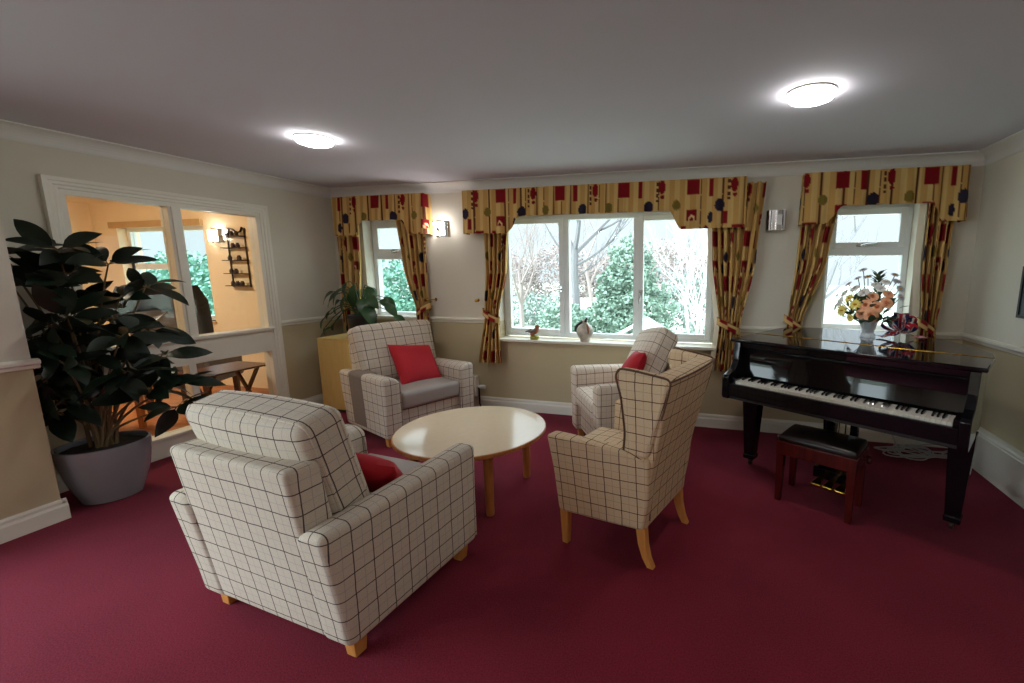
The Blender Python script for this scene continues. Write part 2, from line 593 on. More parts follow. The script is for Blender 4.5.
# skirting, dado rail and coving, each run a profile swept along its wall
SK = [(0, 0), (0.018, 0), (0.018, 0.085), (0.012, 0.10), (0.012, 0.115), (0.006, 0.13), (0, 0.13)]
DR = [(0, 0.94), (0.012, 0.945), (0.014, 0.962), (0.026, 0.972), (0.026, 0.988), (0.012, 0.998), (0, 1.0)]
CV = [(0, 2.305), (0.006, 2.305), (0.010, 2.318)] + [(0.010 + 0.078 * (1 - cos(R(a))), 2.318 + 0.07 * sin(R(a))) for a in (15, 30, 45, 60, 75, 90)] + [(0.1, 2.392), (0.1, 2.4), (0, 2.4)]
def run(name, prof, wall, a, b, m):
    if wall == 'back':
        poly = [(-d, z) for d, z in prof]; mb = MB().prism(poly, a, b, 'x')
    elif wall == 'right':
        mb = MB().prism([(XR - d, z) for d, z in prof], a, b, 'y')
    elif wall == 'left':
        mb = MB().prism([(XL + d, z) for d, z in prof], a, b, 'y')
    elif wall == 'pier':
        mb = MB().prism([(PX + d, z) for d, z in prof], a, b, 'y')
    elif wall == 'pierend':
        mb = MB().prism([(PY + d, z) for d, z in prof], a, b, 'x')
    return struct(mb.build(name, m, smooth=False))
run('baseboard_back', SK, 'back', XL, XR, M_trim)
run('baseboard_right', SK, 'right', YR, 0, M_trim)
run('baseboard_left', SK, 'left', SY1 + 0.07, 0, M_trim)
run('baseboard_left', SK, 'left', PY, SY0 - 0.085, M_trim)
run('baseboard_pier', SK, 'pier', DY1, PY + 0.02, M_trim)
run('baseboard_pier', SK, 'pierend', XL, PX + 0.012, M_trim)
run('trim_1', DR, 'back', XL, W2[0] - 0.03, M_trim)
run('trim_2', DR, 'back', W2[1] + 0.03, XR, M_trim)
run('trim_3', DR, 'right', YR, 0, M_trim)
run('trim_4', DR, 'left', SY1 + 0.07, 0, M_trim)
run('trim_5', DR, 'left', PY, SY0 - 0.085, M_trim)
run('trim_6', DR, 'pier', DY1, PY + 0.026, M_trim)
run('trim_7', DR, 'pierend', XL, PX + 0.012, M_trim)
run('trim_8', CV, 'back', XL, XR, M_cove)
run('trim_9', CV, 'right', YR, 0, M_cove)
run('trim_10', CV, 'left', PY, 0, M_cove)
run('trim_11', CV, 'pier', YR, PY + 0.03, M_cove)
# boxed pipe casing along the foot of the right wall
pc = MB().prism([(XR, 0.10), (XR - 0.055, 0.10), (XR - 0.055, 0.315), (XR - 0.045, 0.33), (XR, 0.335)], -4.0, -0.30, 'y')
pc.prism([(XR - 0.055, 0.205), (XR - 0.061, 0.207), (XR - 0.061, 0.30), (XR - 0.055, 0.305)], -4.0, -0.30, 'y')
struct(pc.build('trim_13', M_trim, smooth=False))

# ---- windows
def pane(root, x0, x1, y, z0, z1):
    return MB().box(x0, x1, y - 0.004, y + 0.004, z0, z1).build('pane', M_glass, root, smooth=False)
def ring(x0, x1, z0, z1, y0, y1, w):
    mb = MB()
    mb.box(x0, x0 + w, y0, y1, z0, z1).box(x1 - w, x1, y0, y1, z0, z1)
    mb.box(x0 + w, x1 - w, y0, y1, z0, z0 + w).box(x0 + w, x1 - w, y0, y1, z1 - w, z1)
    return mb
def handle(root, x, y, z, horiz=True):
    h = MB()
    h.box(x - 0.012, x + 0.012, y - 0.014, y, z - 0.03, z + 0.03)
    if horiz: h.tube([(x, y - 0.012, z), (x, y - 0.035, z), (x - 0.03, y - 0.04, z - 0.004), (x - 0.115, y - 0.042, z - 0.014)], 0.008, 8)
    else: h.tube([(x, y - 0.012, z), (x, y - 0.035, z), (x, y - 0.04, z - 0.05), (x, y - 0.042, z - 0.11)], 0.008, 8)
    return h.build('handle', M_chrome, root)
YF = 0.13
def casement(name, w, transom=True, sash_side=0):
    r = sroot(name, ((w[0] + w[1]) / 2, YF, w[2]))
    P = Matrix.Translation((-(w[0] + w[1]) / 2, -YF, -w[2]))
    def B(mb, nm, m, par=r, **k):
        return mb.xf(P).build(nm, m, par, smooth=False, **k)
    B(ring(w[0], w[1], w[2], w[3], YF, YF + 0.07, 0.045), 'window_frame', M_upvc, bevel=0.004)
    zt = 1.67
    B(MB().box(w[0] + 0.045, w[1] - 0.045, YF, YF + 0.07, zt - 0.04, zt + 0.04), 'transom', M_upvc, bevel=0.004)
    s = B(ring(w[0] + 0.04, w[1] - 0.04, zt + 0.025, w[3] - 0.035, YF - 0.015, YF + 0.04, 0.05), 'top_sash', M_upvc, bevel=0.005)
    B(MB().box(w[0] + 0.09, w[1] - 0.09, YF + 0.01, YF + 0.018, zt + 0.07, w[3] - 0.08), 'pane', M_glass)
    B(MB().box(w[0] + 0.045, w[1] - 0.045, YF + 0.03, YF + 0.038, w[2] + 0.045, zt - 0.04), 'pane', M_glass)
    h = MB()
    cx = (w[0] + w[1]) / 2 - 0.05
    h.box(cx - 0.03, cx + 0.03, YF - 0.03, YF - 0.015, zt + 0.035, zt + 0.055)
    h.tube([(cx, YF - 0.03, zt + 0.045), (cx, YF - 0.05, zt + 0.045), (cx + 0.05, YF - 0.055, zt + 0.055), (cx + 0.12, YF - 0.055, zt + 0.06)], 0.007, 8)
    B(h, 'handle', M_chrome)
    B(MB().box(w[0] - 0.0, w[1] + 0.0, -0.03, YF + 0.005, w[2] - 0.02, w[2] + 0.002), 'window_sill', M_trim)
    return r
casement('window_1', W1)
casement('window_3', W3)
# main window: opening sash, fixed light, opening sash
r2 = sroot('window_2', ((W2[0] + W2[1]) / 2, YF, W2[2]))
P2 = Matrix.Translation((-(W2[0] + W2[1]) / 2, -YF, -W2[2]))
def B2(mb, nm, m, **k): return mb.xf(P2).build(nm, m, r2, smooth=False, **k)
fz0, fz1 = W2[2] + 0.02, W2[3]
B2(ring(W2[0], W2[1], fz0, fz1, YF, YF + 0.07, 0.05), 'window_frame', M_upvc, bevel=0.004)
for mx_ in (-1.575, -0.84):
    B2(MB().box(mx_ - 0.03, mx_ + 0.03, YF, YF + 0.07, fz0 + 0.05, fz1 - 0.05), 'mullion', M_upvc, bevel=0.004)
B2(ring(W2[0] + 0.03, -1.595, fz0 + 0.03, fz1 - 0.03, YF - 0.018, YF + 0.04, 0.052), 'sash', M_upvc, bevel=0.006)
B2(ring(-0.82, W2[1] - 0.03, fz0 + 0.03, fz1 - 0.03, YF - 0.018, YF + 0.04, 0.052), 'sash', M_upvc, bevel=0.006)
B2(MB().box(W2[0] + 0.082, -1.647, YF + 0.01, YF + 0.018, fz0 + 0.082, fz1 - 0.082), 'pane', M_glass)
B2(MB().box(-1.545, -0.87, YF + 0.03, YF + 0.038, fz0 + 0.05, fz1 - 0.05), 'pane', M_glass)
B2(MB().box(-0.768, W2[1] - 0.082, YF + 0.01, YF + 0.018, fz0 + 0.082, fz1 - 0.082), 'pane', M_glass)
hm = MB().box(-1.633, -1.609, YF - 0.032, YF - 0.018, 1.28, 1.34)
hm.tube([(-1.621, YF - 0.03, 1.31), (-1.621, YF - 0.05, 1.31), (-1.66, YF - 0.056, 1.306), (-1.75, YF - 0.058, 1.29)], 0.008, 8)
B2(hm, 'handle', M_chrome)
hm = MB().box(-0.807, -0.783, YF - 0.032, YF - 0.018, 1.25, 1.31)
hm.tube([(-0.795, YF - 0.03, 1.28), (-0.795, YF - 0.05, 1.28), (-0.795, YF - 0.056, 1.25), (-0.795, YF - 0.058, 1.17)], 0.008, 8)
B2(hm, 'handle', M_chrome)
B2(MB().box(W2[0] - 0.03, W2[1] + 0.04, -0.055, YF + 0.01, W2[2] - 0.022, W2[2] + 0.006), 'window_sill', M_trim, bevel=0.006)

# ---- glazed screen in the left wall, looking into the next room
sc = sroot('window_4', (XL, (SY0 + SY1) / 2, 0))
P4 = Matrix.Translation((-XL, -(SY0 + SY1) / 2, 0))
def B4(mb, nm, m, **k): return mb.xf(P4).build(nm, m, sc, smooth=False, **k)
def arch(y0, y1, z0, z1):
    mb = MB()
    mb.box(XL, XL + 0.022, y0, y1, z0, z1)
    return mb
a = MB()
AW = 0.088
prof = [(0.0, 0.0), (0.012, 0.0), (0.012, 0.012), (0.020, 0.018), (0.020, 0.034), (0.028, 0.042), (0.028, 0.058), (0.034, 0.066), (0.034, AW), (0.0, AW)]   # (stand-off, distance from the opening)
vs, fs = [], []
for d, w in prof:
    vs += [(XL + d, SY0 - w, 0), (XL + d, SY0 - w, SZ + w), (XL + d, SY1 + w, SZ + w), (XL + d, SY1 + w, 0)]
for k in range(len(prof) - 1):
    for q in range(3):
        fs.append((4 * k + q, 4 * k + q + 1, 4 * k + 5 + q, 4 * k + 4 + q))
a.add(vs, fs)
B4(a, 'architrave', M_trim)
ym = -1.535
B4(MB().box(XL - 0.1, XL + 0.01, SY0, SY0 + 0.02, 0.13, SZ).box(XL - 0.1, XL + 0.01, SY1 - 0.02, SY1, 0.13, SZ).box(XL - 0.1, XL + 0.01, SY0 + 0.02, SY1 - 0.02, SZ - 0.02, SZ), 'jamb', M_trim)
B4(MB().box(XL - 0.08, XL + 0.018, ym - 0.045, ym + 0.045, 0.95, SZ - 0.02).box(XL - 0.07, XL + 0.03, ym - 0.026, ym + 0.026, 0.95, SZ - 0.02), 'mullion', M_trim, bevel=0.004)
B4(MB().box(XL - 0.07, XL + 0.012, ym - 0.06, ym - 0.005, 0.16, 0.72), 'mullion', M_trim, bevel=0.004)
B4(MB().box(XL - 0.09, XL + 0.012, SY0 + 0.02, SY1 - 0.02, 0.715, 0.93), 'rail_panel', M_trim, bevel=0.004)
B4(MB().box(XL - 0.09, XL + 0.04, SY0 - 0.02, SY1 + 0.02, 0.92, 0.95), 'sill', M_trim, bevel=0.006)
B4(MB().box(XL - 0.1, XL + 0.016, SY0, SY1, 0.0, 0.15).box(XL - 0.1, XL + 0.032, SY0, SY1, 0.15, 0.175), 'plinth', M_trim, bevel=0.004)
for y0, y1, z0, z1 in ((SY0 + 0.02, ym - 0.045, 0.95, SZ - 0.02), (ym + 0.045, SY1 - 0.02, 0.95, SZ - 0.02), (SY0 + 0.02, ym - 0.06, 0.175, 0.715), (ym - 0.005, SY1 - 0.02, 0.175, 0.715)):
    B4(MB().box(XL - 0.045, XL - 0.039, y0, y1, z0, z1), 'pane', M_glass_in)

# ---- garden doors in the pier wall, added to light the room (out of view, mirrored in the piano)
r6 = sroot('door_1', (PX - 0.1, (DY0 + DY1) / 2, 0))
P6 = Matrix.Translation((-PX + 0.1, -(DY0 + DY1) / 2, 0))
gd = MB().box(PX - 0.14, PX - 0.06, DY0, DY1, DZ - 0.07, DZ).box(PX - 0.14, PX - 0.06, DY0, DY1, 0.0, 0.10)
for k in range(5):
    yy = DY0 + (DY1 - DY0) * k / 4
    gd.box(PX - 0.14, PX - 0.06, max(DY0, yy - 0.06), min(DY1, yy + 0.06), 0.10, DZ - 0.07)
gd.xf(P6).build('door_frame', M_upvc, r6, smooth=False)
for k in range(4):
    y0_, y1_ = DY0 + (DY1 - DY0) * k / 4 + 0.06, DY0 + (DY1 - DY0) * (k + 1) / 4 - 0.06
    MB().box(PX - 0.104, PX - 0.096, y0_, y1_, 0.10, DZ - 0.07).xf(P6).build('pane', M_glass, r6, smooth=False)

# ---- the room beyond the screen
LX = -8.4
W5 = (-7.93, -6.36, 0.85, 2.08)
LF = -3.1
struct(MB().box(LX, XL - 0.1, LF, 0, -0.1, 0).build('floor', M_plank, smooth=False))
struct(MB().box(LX - 0.1, XL - 0.1, LF - 0.1, 0.1, H, H + 0.1).build('ceiling', M_warmwall, smooth=False))
lb = MB()
lb.box(LX, W5[0], 0, T, 0, H).box(W5[1], XL - 0.1, 0, T, 0, H).box(W5[0], W5[1], 0, T, 0, W5[2]).box(W5[0], W5[1], 0, T, W5[3], H)
struct(lb.build('wall_lounge_back', M_warmwall, smooth=False))
struct(MB().box(LX - 0.1, LX, LF, 0, 0, H).build('wall_lounge_left', M_warmwall, smooth=False))
struct(MB().box(LX, XL - 0.1, LF - 0.1, LF, 0, H).build('wall_lounge_front', M_warmwall, smooth=False))
r5 = sroot('window_5', ((W5[0] + W5[1]) / 2, 0.1, W5[2]))
P5 = Matrix.Translation((-(W5[0] + W5[1]) / 2, -0.1, -W5[2]))
ring(W5[0], W5[1], W5[2], W5[3], 0.1, 0.17, 0.06).xf(P5).build('window_frame', M_upvc, r5, smooth=False)
MB().box(-7.2, -7.1, 0.1, 0.17, W5[2], W5[3]).box(W5[0], -7.15, 0.1, 0.17, 1.52, 1.60).xf(P5).build('mullion', M_upvc, r5, smooth=False)
MB().box(W5[0] + 0.06, W5[1] - 0.06, 0.13, 0.138, W5[2] + 0.06, W5[3] - 0.06).xf(P5).build('pane', M_glass, r5, smooth=False)
MB().box(W5[0] - 0.08, W5[1] + 0.02, -0.04, 0, W5[3] - 0.02, W5[3] + 0.06).box(W5[0] - 0.02, W5[1] + 0.02, -0.03, 0.1, W5[2] - 0.02, W5[2]).xf(P5).build('window_trim', M_trimwood, r5, smooth=False)

# ================================================================== CEILING LAMPS
def ceiling_lamp(x, y, label, m=M_lamp, group='round flush ceiling lamps'):
    t = thing('ceiling_light', label, 'ceiling light', (x, y, H), 0, group)
    MB().lathe([(0.118, 0.0), (0.118, -0.010), (0.0001, -0.010)], 48, cap=False).build('base_plate', M_trim, t)
    MB().lathe([(0.1175, -0.0105), (0.115, -0.022), (0.104, -0.036), (0.075, -0.046), (0.04, -0.050), (0.0001, -0.051)], 32, cap=False).build('diffuser', m, t)
    return t
ceiling_lamp(-2.76, -1.62, 'lit round ceiling lamp on the left, nearer the glazed screen')
ceiling_lamp(0.395, -1.61, 'lit round ceiling lamp on the right, above the piano side of the room')
ceiling_lamp(-2.76, -5.3, 'unseen ceiling lamp added for fill light, behind the viewer on the left')  # lamps behind the viewer are added, out of view, to fill the room
ceiling_lamp(0.395, -5.3, 'unseen ceiling lamp added for fill light, behind the viewer on the right')
ceiling_lamp(-2.76, -6.9, 'unseen ceiling lamp added for fill light, on the left nearest the rear wall')  # another unseen row, added to raise the fill
ceiling_lamp(0.395, -6.9, 'unseen ceiling lamp added for fill light, on the right nearest the rear wall')
ceiling_lamp(-6.2, -1.9, 'unseen warm ceiling lamp added to light the room beyond the glazed screen', M_lampL)  # out of sight, put in to give that room its warm light
# ================================================================== ARMCHAIRS
def armchair(label, loc, th, check, seatmat):
    t = thing('armchair', label, 'armchair', loc, -th, 'checked armchairs around the coffee table')
    hw = 0.445
    # base rail, full width between the arms
    MB().rbox(0.335, 0.33, 0.11, 0.02, (0, 0.37, 0.195)).build('seat_base', check, t, uv=True)
    for s in (-1, 1):
        def fn(x, y, z, s=s):
            k = (z + 0.25) / 0.5                      # 0 foot .. 1 top
            y2 = y - 0.075 * k * (1 - (y + 0.375) / 0.75) + 0.012 * k * (y + 0.375) / 0.75
            xin = x * s                                # + outward
            if xin < 0:                                # inner face scoops away below the rolled top
                x2 = x + s * 0.02 * (1 - k) * 0
            else:
                x2 = x
            zin = 0.038 * (max(0, -xin) / 0.075) ** 1.6 * max(0, z / 0.25)
            return (x2 + s * 0.008 * k, y2, z + 0.014 * k * (y / 0.375) - zin)
        MB().rbox(0.075, 0.375, 0.25, 0.032, (s * (hw - 0.078), 0.375, 0.352), n=5, fn=lambda *p: (lambda q: (q[0], q[1], q[2] if p[2] > -0.15 else q[2] - 0.022))(fn(p[0] if p[2] > -0.2 else p[0] * 1.0, p[1], p[2]))).build('arm', check, t, uv=True)
        # piping round the arm front
        pts = []
        for k in range(25):
            a = k / 24
            if a < 0.35: pts.append((s * (hw - 0.15), 0.0, 0.11 + (a / 0.35) * 0.43))
            elif a < 0.65:
                b_ = (a - 0.35) / 0.3 * pi
                pts.append((s * (hw - 0.078 - 0.072 * cos(b_)), 0, 0.54 + (0.065 if cos(b_) < 0 else 0.05) * sin(b_)))
            else: pts.append((s * (hw - 0.012), 0, 0.54 - (a - 0.65) / 0.35 * 0.43))
        pts = [(p[0], 0.742 - 0.006 * max(0, (p[2] - 0.35) / 0.25), p[2] - 0.005) for p in pts]
        MB().tube(pts, 0.006, 6).build('piping', check, t, uv=True)
    # outside back, leaning rearwards
    def fb(x, y, z):
        k = (z + 0.358) / 0.716
        return (x * (0.97 + 0.0 * k), y - 0.095 * k, z)
    MB().rbox(0.345, 0.065, 0.366, 0.024, (0, 0.068, 0.452), n=5, fn=fb).build('outside_back', check, t, uv=True)
    # seat cushion
    def fs(x, y, z):
        b_ = 0.022 * (1 - (x / 0.29) ** 2) * (1 - (y / 0.29) ** 2) if z > 0 else 0
        return (x, y, z + b_)
    MB().rbox(0.288, 0.295, 0.075, 0.035, (0, 0.462, 0.385), n=6, fn=fs).build('seat_cushion', seatmat, t, uv=True)
    # loose back cushion, plump, leaning on the back
    def fc(x, y, z):
        e = (1 - min(1, abs(x / 0.335)) ** 2.5) * (1 - min(1, abs(z / 0.27)) ** 2.5)
        y2 = y + (0.035 if y > 0 else -0.03) * e
        z2 = z + 0.012 * (1 - (x / 0.335) ** 2) * (1 if z > 0 else 0) - (0.02 * (x / 0.335) ** 2 if z > 0 else 0) * 0
        return (x * (1.0 + 0.03 * z / 0.27), y2, z2)
    bc = MB().rbox(0.345, 0.088, 0.268, 0.05, (0, 0, 0), n=8, fn=fc)
    o = bc.build('back_cushion', check, t, uv=True)
    o.location = (-0.015, 0.125, 0.718)
    o.rotation_euler = (R(15), 0, 0)
    # piped seams of the cushion
    for yy in (-0.085, 0.085):
        pts = []
        for (cx, cz, a0) in ((0.295, 0.218, 0), (-0.295, 0.218, 90), (-0.295, -0.218, 180), (0.295, -0.218, 270)):
            for q in range(6):
                a = R(a0 + 18 * q)
                pts.append(fc(cx + 0.044 * cos(a), yy * 0.68, cz + 0.044 * sin(a)))
            nx_ = {0: (-1, 0), 90: (0, -1), 180: (1, 0), 270: (0, 1)}[a0]
            for q in range(1, 8):
                ln = (0.59 if nx_[0] else 0.436) * q / 8
                a = R(a0 + 90)
                pts.append(fc(cx + 0.044 * cos(a) + nx_[0] * ln, yy * 0.68, cz + 0.044 * sin(a) + nx_[1] * ln))
        pts.append(pts[0])
        MB().tube(pts, 0.0065, 6).build('piping', check, o, uv=True)
    for sx in (-1, 1):
        for y in (0.065, 0.675):
            MB().frustum((sx * 0.382, y, 0.0), (0.024, 0.024), (sx * 0.38, y, 0.10), (0.032, 0.032)).build('leg', M_beech, t, smooth=False, bevel=0.004)
    return t
A = armchair('grey checked armchair in the foreground, its back towards the viewer', (-1.752, -3.0, 0), 0.106, M_checkA, M_vinyl)
A.scale = (1.025, 1.02, 1.0)
B_ = armchair('grey checked armchair facing the viewer in front of the yellow cabinet', (-3.215, -0.58, 0), 1.954, M_checkA, M_vinyl)
C_ = armchair('beige checked armchair under the main window, partly behind the wing chair', (-0.49, -0.46, 0), -2.16, M_checkC, M_checkC)
C_.scale = (0.9, 0.95, 1.07)
# taupe cloth laid over the arm of the armchair by the cabinet
ac = MB().rbox(0.080, 0.135, 0.249, 0.034, (0.368, 0.29, 0.357), n=3, fn=lambda x, y, z: (x + 0.008 * (z + 0.25) / 0.5, y - 0.03 * (z + 0.25) / 0.5, z))
for ch in [o for o in bpy.data.objects if o.parent == B_ and o.name.startswith('back_cushion')]:
    ch.scale = (1.09, 1.0, 1.02)
ac.build('arm_cover', M_taupe, B_)['label'] = 'taupe cloth cover over one arm'
for ch in [o for o in bpy.data.objects if o.parent == C_ and o.name.startswith('back_cushion')]:
    ch.location = (-0.02, 0.17, 0.685)
    ch.rotation_euler = (R(30), R(8), R(-6))

# scatter cushions
def pillow(label, loc, rot, sc=1.0):
    n = 20
    mb = MB()
    h, th = 0.21 * sc, 0.075 * sc
    for s in (-1, 1):
        vs, fs = [], []
        for i in range(n + 1):
            for j in range(n + 1):
                u, v = -1 + 2 * i / n, -1 + 2 * j / n
                pin = 1 - 0.10 * (1 - abs(u) ** 2) * abs(v) ** 4
                pin2 = 1 - 0.10 * (1 - abs(v) ** 2) * abs(u) ** 4
                t_ = th * ((1 - u ** 4) * (1 - v ** 4)) ** 0.55
                t_ *= 1 + 0.10 * sin(3.1 * u + 1.3) * cos(2.7 * v) + 0.06 * sin(7 * u * v + 2)
                vs.append((u * h * pin2, s * t_, v * h * pin))
        for i in range(n):
            for j in range(n):
                fs.append((i * (n + 1) + j, (i + 1) * (n + 1) + j, (i + 1) * (n + 1) + j + 1, i * (n + 1) + j + 1))
        mb.add(vs, fs)
    mb.weld = True
    o = mb.build('scatter_cushion', M_red)
    o.location = loc
    o.rotation_euler = rot
    return tag(o, label, 'cushion', 'red scatter cushions')
def loc_in(t, p):
    return Matrix.LocRotScale(t.location, t.rotation_euler, None) @ Vector(p)
pillow('crimson scatter cushion in the foreground armchair', loc_in(A, (0.15, 0.40, 0.56)), Euler((R(42), R(10), -0.106 + R(18))), 0.76)
pillow('bright red scatter cushion on the armchair by the yellow cabinet', loc_in(B_, (-0.075, 0.37, 0.605)), Euler((R(36), R(-8), -1.954 + R(5))), 1.08)
pillow('pinkish red scatter cushion on the armchair under the main window', loc_in(C_, (-0.19, 0.37, 0.70)), Euler((R(30), R(8), 2.16 + R(-16))), 0.9)

# ================================================================== WING CHAIR
def wing_chair():
    th = -1.28
    t = thing('wing_chair', 'tan checked wing armchair on splayed beech legs, seen from behind', 'armchair', (-0.252, -1.945, 0), -th)
    ck = M_checkD
    HW = 0.27                                    # half width at the base
    def poly_round(poly, r, k=4):
        out = []
        n = len(poly)
        for i in range(n):
            p, a, b = Vector(poly[i]), Vector(poly[i - 1]), Vector(poly[(i + 1) % n])
            rr = min(r, (a - p).length * 0.45, (b - p).length * 0.45)
            p0, p1 = p + (a - p).normalized() * rr, p + (b - p).normalized() * rr
            for q in range(k + 1):
                s = q / k
                out.append(tuple((p0 * (1 - s) ** 2 + p * 2 * s * (1 - s) + p1 * s * s)))
        return out
    def panel(poly, u0, u1, flare):
        mb = MB().prism(poly, u0, u1, 'x')
        mb.v = [flare(*p) for p in mb.v]
        return mb
    MB().rbox(0.25, 0.245, 0.10, 0.02, (0, 0.262, 0.31), fn=lambda x, y, z: (x * (1 + 0.2 * (y + 0.245) / 0.49), y, z)).build('seat_base', ck, t, uv=True)
    for s in (-1, 1):
        arm = poly_round([(0.01, 0.205), (0.285, 0.20), (0.505, 0.20), (0.512, 0.45), (0.525, 0.662), (0.42, 0.656), (0.10, 0.630), (-0.03, 0.60), (-0.02, 0.4)], 0.03)
        fl = lambda x, y, z, s=s: (x + s * (0.055 * max(0, y) / 0.53 + 0.038 * ((z - 0.2) / 0.45) ** 1.5 + 0.03 * max(0, y / 0.56) * (z - 0.2) / 0.45), y, z)
        panel(arm, s * (HW - 0.075), s * HW, fl).build('arm', ck, t, uv=True, bevel=0.016, seg=3)
        wing = poly_round([(-0.02, 0.60), (0.115, 0.60), (0.10, 0.72), (0.115, 0.90), (0.14, 1.005), (0.12, 1.045), (0.05, 1.04), (-0.14, 1.015), (-0.10, 0.85)], 0.035)
        fw = lambda x, y, z, s=s: (x + s * (0.035 + 0.012 * (z - 0.6) / 0.45 + 0.035 * max(0, (y + 0.05) / 0.25) * (z - 0.6) / 0.45), y, z)
        panel(wing, s * (HW - 0.07), s * (HW - 0.005), fw).build('wing', ck, t, uv=True, bevel=0.022, seg=3)
        pp = [fw(s * (HW - 0.008), y, z) for y, z in wing[5:]]
        MB().tube(pp, 0.0055, 6).build('piping', M_pipeD, t)
        # front legs straight, rear legs swept back
        MB().post([((s * 0.285, 0.48, 0.0), 0.016, 0.018), ((s * 0.285, 0.48, 0.12), 0.021, 0.023), ((s * 0.285, 0.48, 0.225), 0.024, 0.026)]).build('leg', M_beech, t, smooth=False, bevel=0.004)
        MB().post([((s * 0.237, -0.022, 0.0), 0.017, 0.018), ((s * 0.238, 0.004, 0.05), 0.019, 0.02), ((s * 0.238, 0.024, 0.12), 0.021, 0.023), ((s * 0.238, 0.036, 0.225), 0.024, 0.026)]).build('leg', M_beech, t, smooth=False, bevel=0.004)
    back = poly_round([(0.0, 0.205), (0.12, 0.21), (0.11, 0.5), (0.055, 0.85), (0.02, 0.98), (-0.035, 1.025), (-0.142, 1.01), (-0.092, 0.8), (-0.042, 0.58), (-0.012, 0.4)], 0.03)
    fbk = lambda x, y, z: (x * (1 + 0.22 * max(0, (z - 0.2) / 0.85) ** 1.1), y - 0.025 * (1 - (x / 0.27) ** 2) * (z - 0.2), z)
    mb = MB()
    for i in range(8):                            # sliced across so it can bow
        mb2 = MB().prism(back, -0.255 + 0.51 * i / 8, -0.255 + 0.51 * (i + 1) / 8, 'x')
        fs = mb2.f if i in (0, 7) else mb2.f[2:]
        if i == 0: fs = [mb2.f[0]] + mb2.f[2:]
        if i == 7: fs = mb2.f[1:]
        mb.add([fbk(*p) for p in mb2.v], fs)
    mb.weld = True
    mb.build('back', ck, t, uv=True, bevel=0.012, seg=2)
    pk = [fbk(-0.255 + 0.51 * i / 16, -0.136, 1.006) for i in range(17)]
    MB().tube(pk, 0.0055, 6).build('piping', M_pipeD, t)
    def fs_(x, y, z):
        return (x, y, z + (0.02 * (1 - (x / 0.23) ** 2) * (1 - (y / 0.22) ** 2) if z > 0 else 0))
    MB().rbox(0.215, 0.225, 0.055, 0.03, (0, 0.345, 0.455), n=6, fn=fs_).build('seat_cushion', ck, t, uv=True)
    MB().box(-0.235, -0.225, 0.002, -0.006, 0.25, 0.29).build('care_tag', M_blackm, t, smooth=False)
    return t
D_ = wing_chair()

# ================================================================== ROUND TABLE
def round_table():
    t = thing('coffee_table', 'round coffee table with cream top and wood edge, between the armchairs', 'coffee table', (-1.61, -1.68, 0), 0)
    r = 0.495
    MB().lathe([(0.0001, 0.447), (r - 0.012, 0.447), (r - 0.006, 0.4465)], 72, cap=False).build('table_top', M_tabletop, t)
    MB().lathe([(r - 0.007, 0.4465), (r, 0.443), (r + 0.001, 0.425), (r - 0.008, 0.418), (0.0001, 0.418)], 72, cap=False).build('edge_band', M_oak, t)
    ap = MB()
    for k in range(4):
        a = R(-45 + 90 * k)
        c, s = cos(a), sin(a)
        c2, s2 = cos(a + pi / 2), sin(a + pi / 2)
        p0, p1 = Vector((0.36 * c, 0.36 * s, 0)), Vector((0.36 * c2, 0.36 * s2, 0))
        d = (p1 - p0).normalized(); nn = Vector((d.y, -d.x, 0)) * 0.011
        vs = [p0 + nn, p1 + nn, p1 - nn, p0 - nn]
        ap.add([(v.x, v.y, 0.355) for v in vs] + [(v.x, v.y, 0.418) for v in vs], [(0, 3, 2, 1), (4, 5, 6, 7), (0, 1, 5, 4), (1, 2, 6, 5), (2, 3, 7, 6), (3, 0, 4, 7)])
    ap.build('apron', M_oak, t, smooth=False)
    for k in range(4):
        a = R(-45 + 90 * k)
        x, y = 0.375 * cos(a), 0.375 * sin(a)
        MB().lathe([(0.023, 0.0), (0.025, 0.012), (0.030, 0.3), (0.031, 0.417)], 16, c=(x, y, 0)).build('leg', M_oak, t)
round_table()

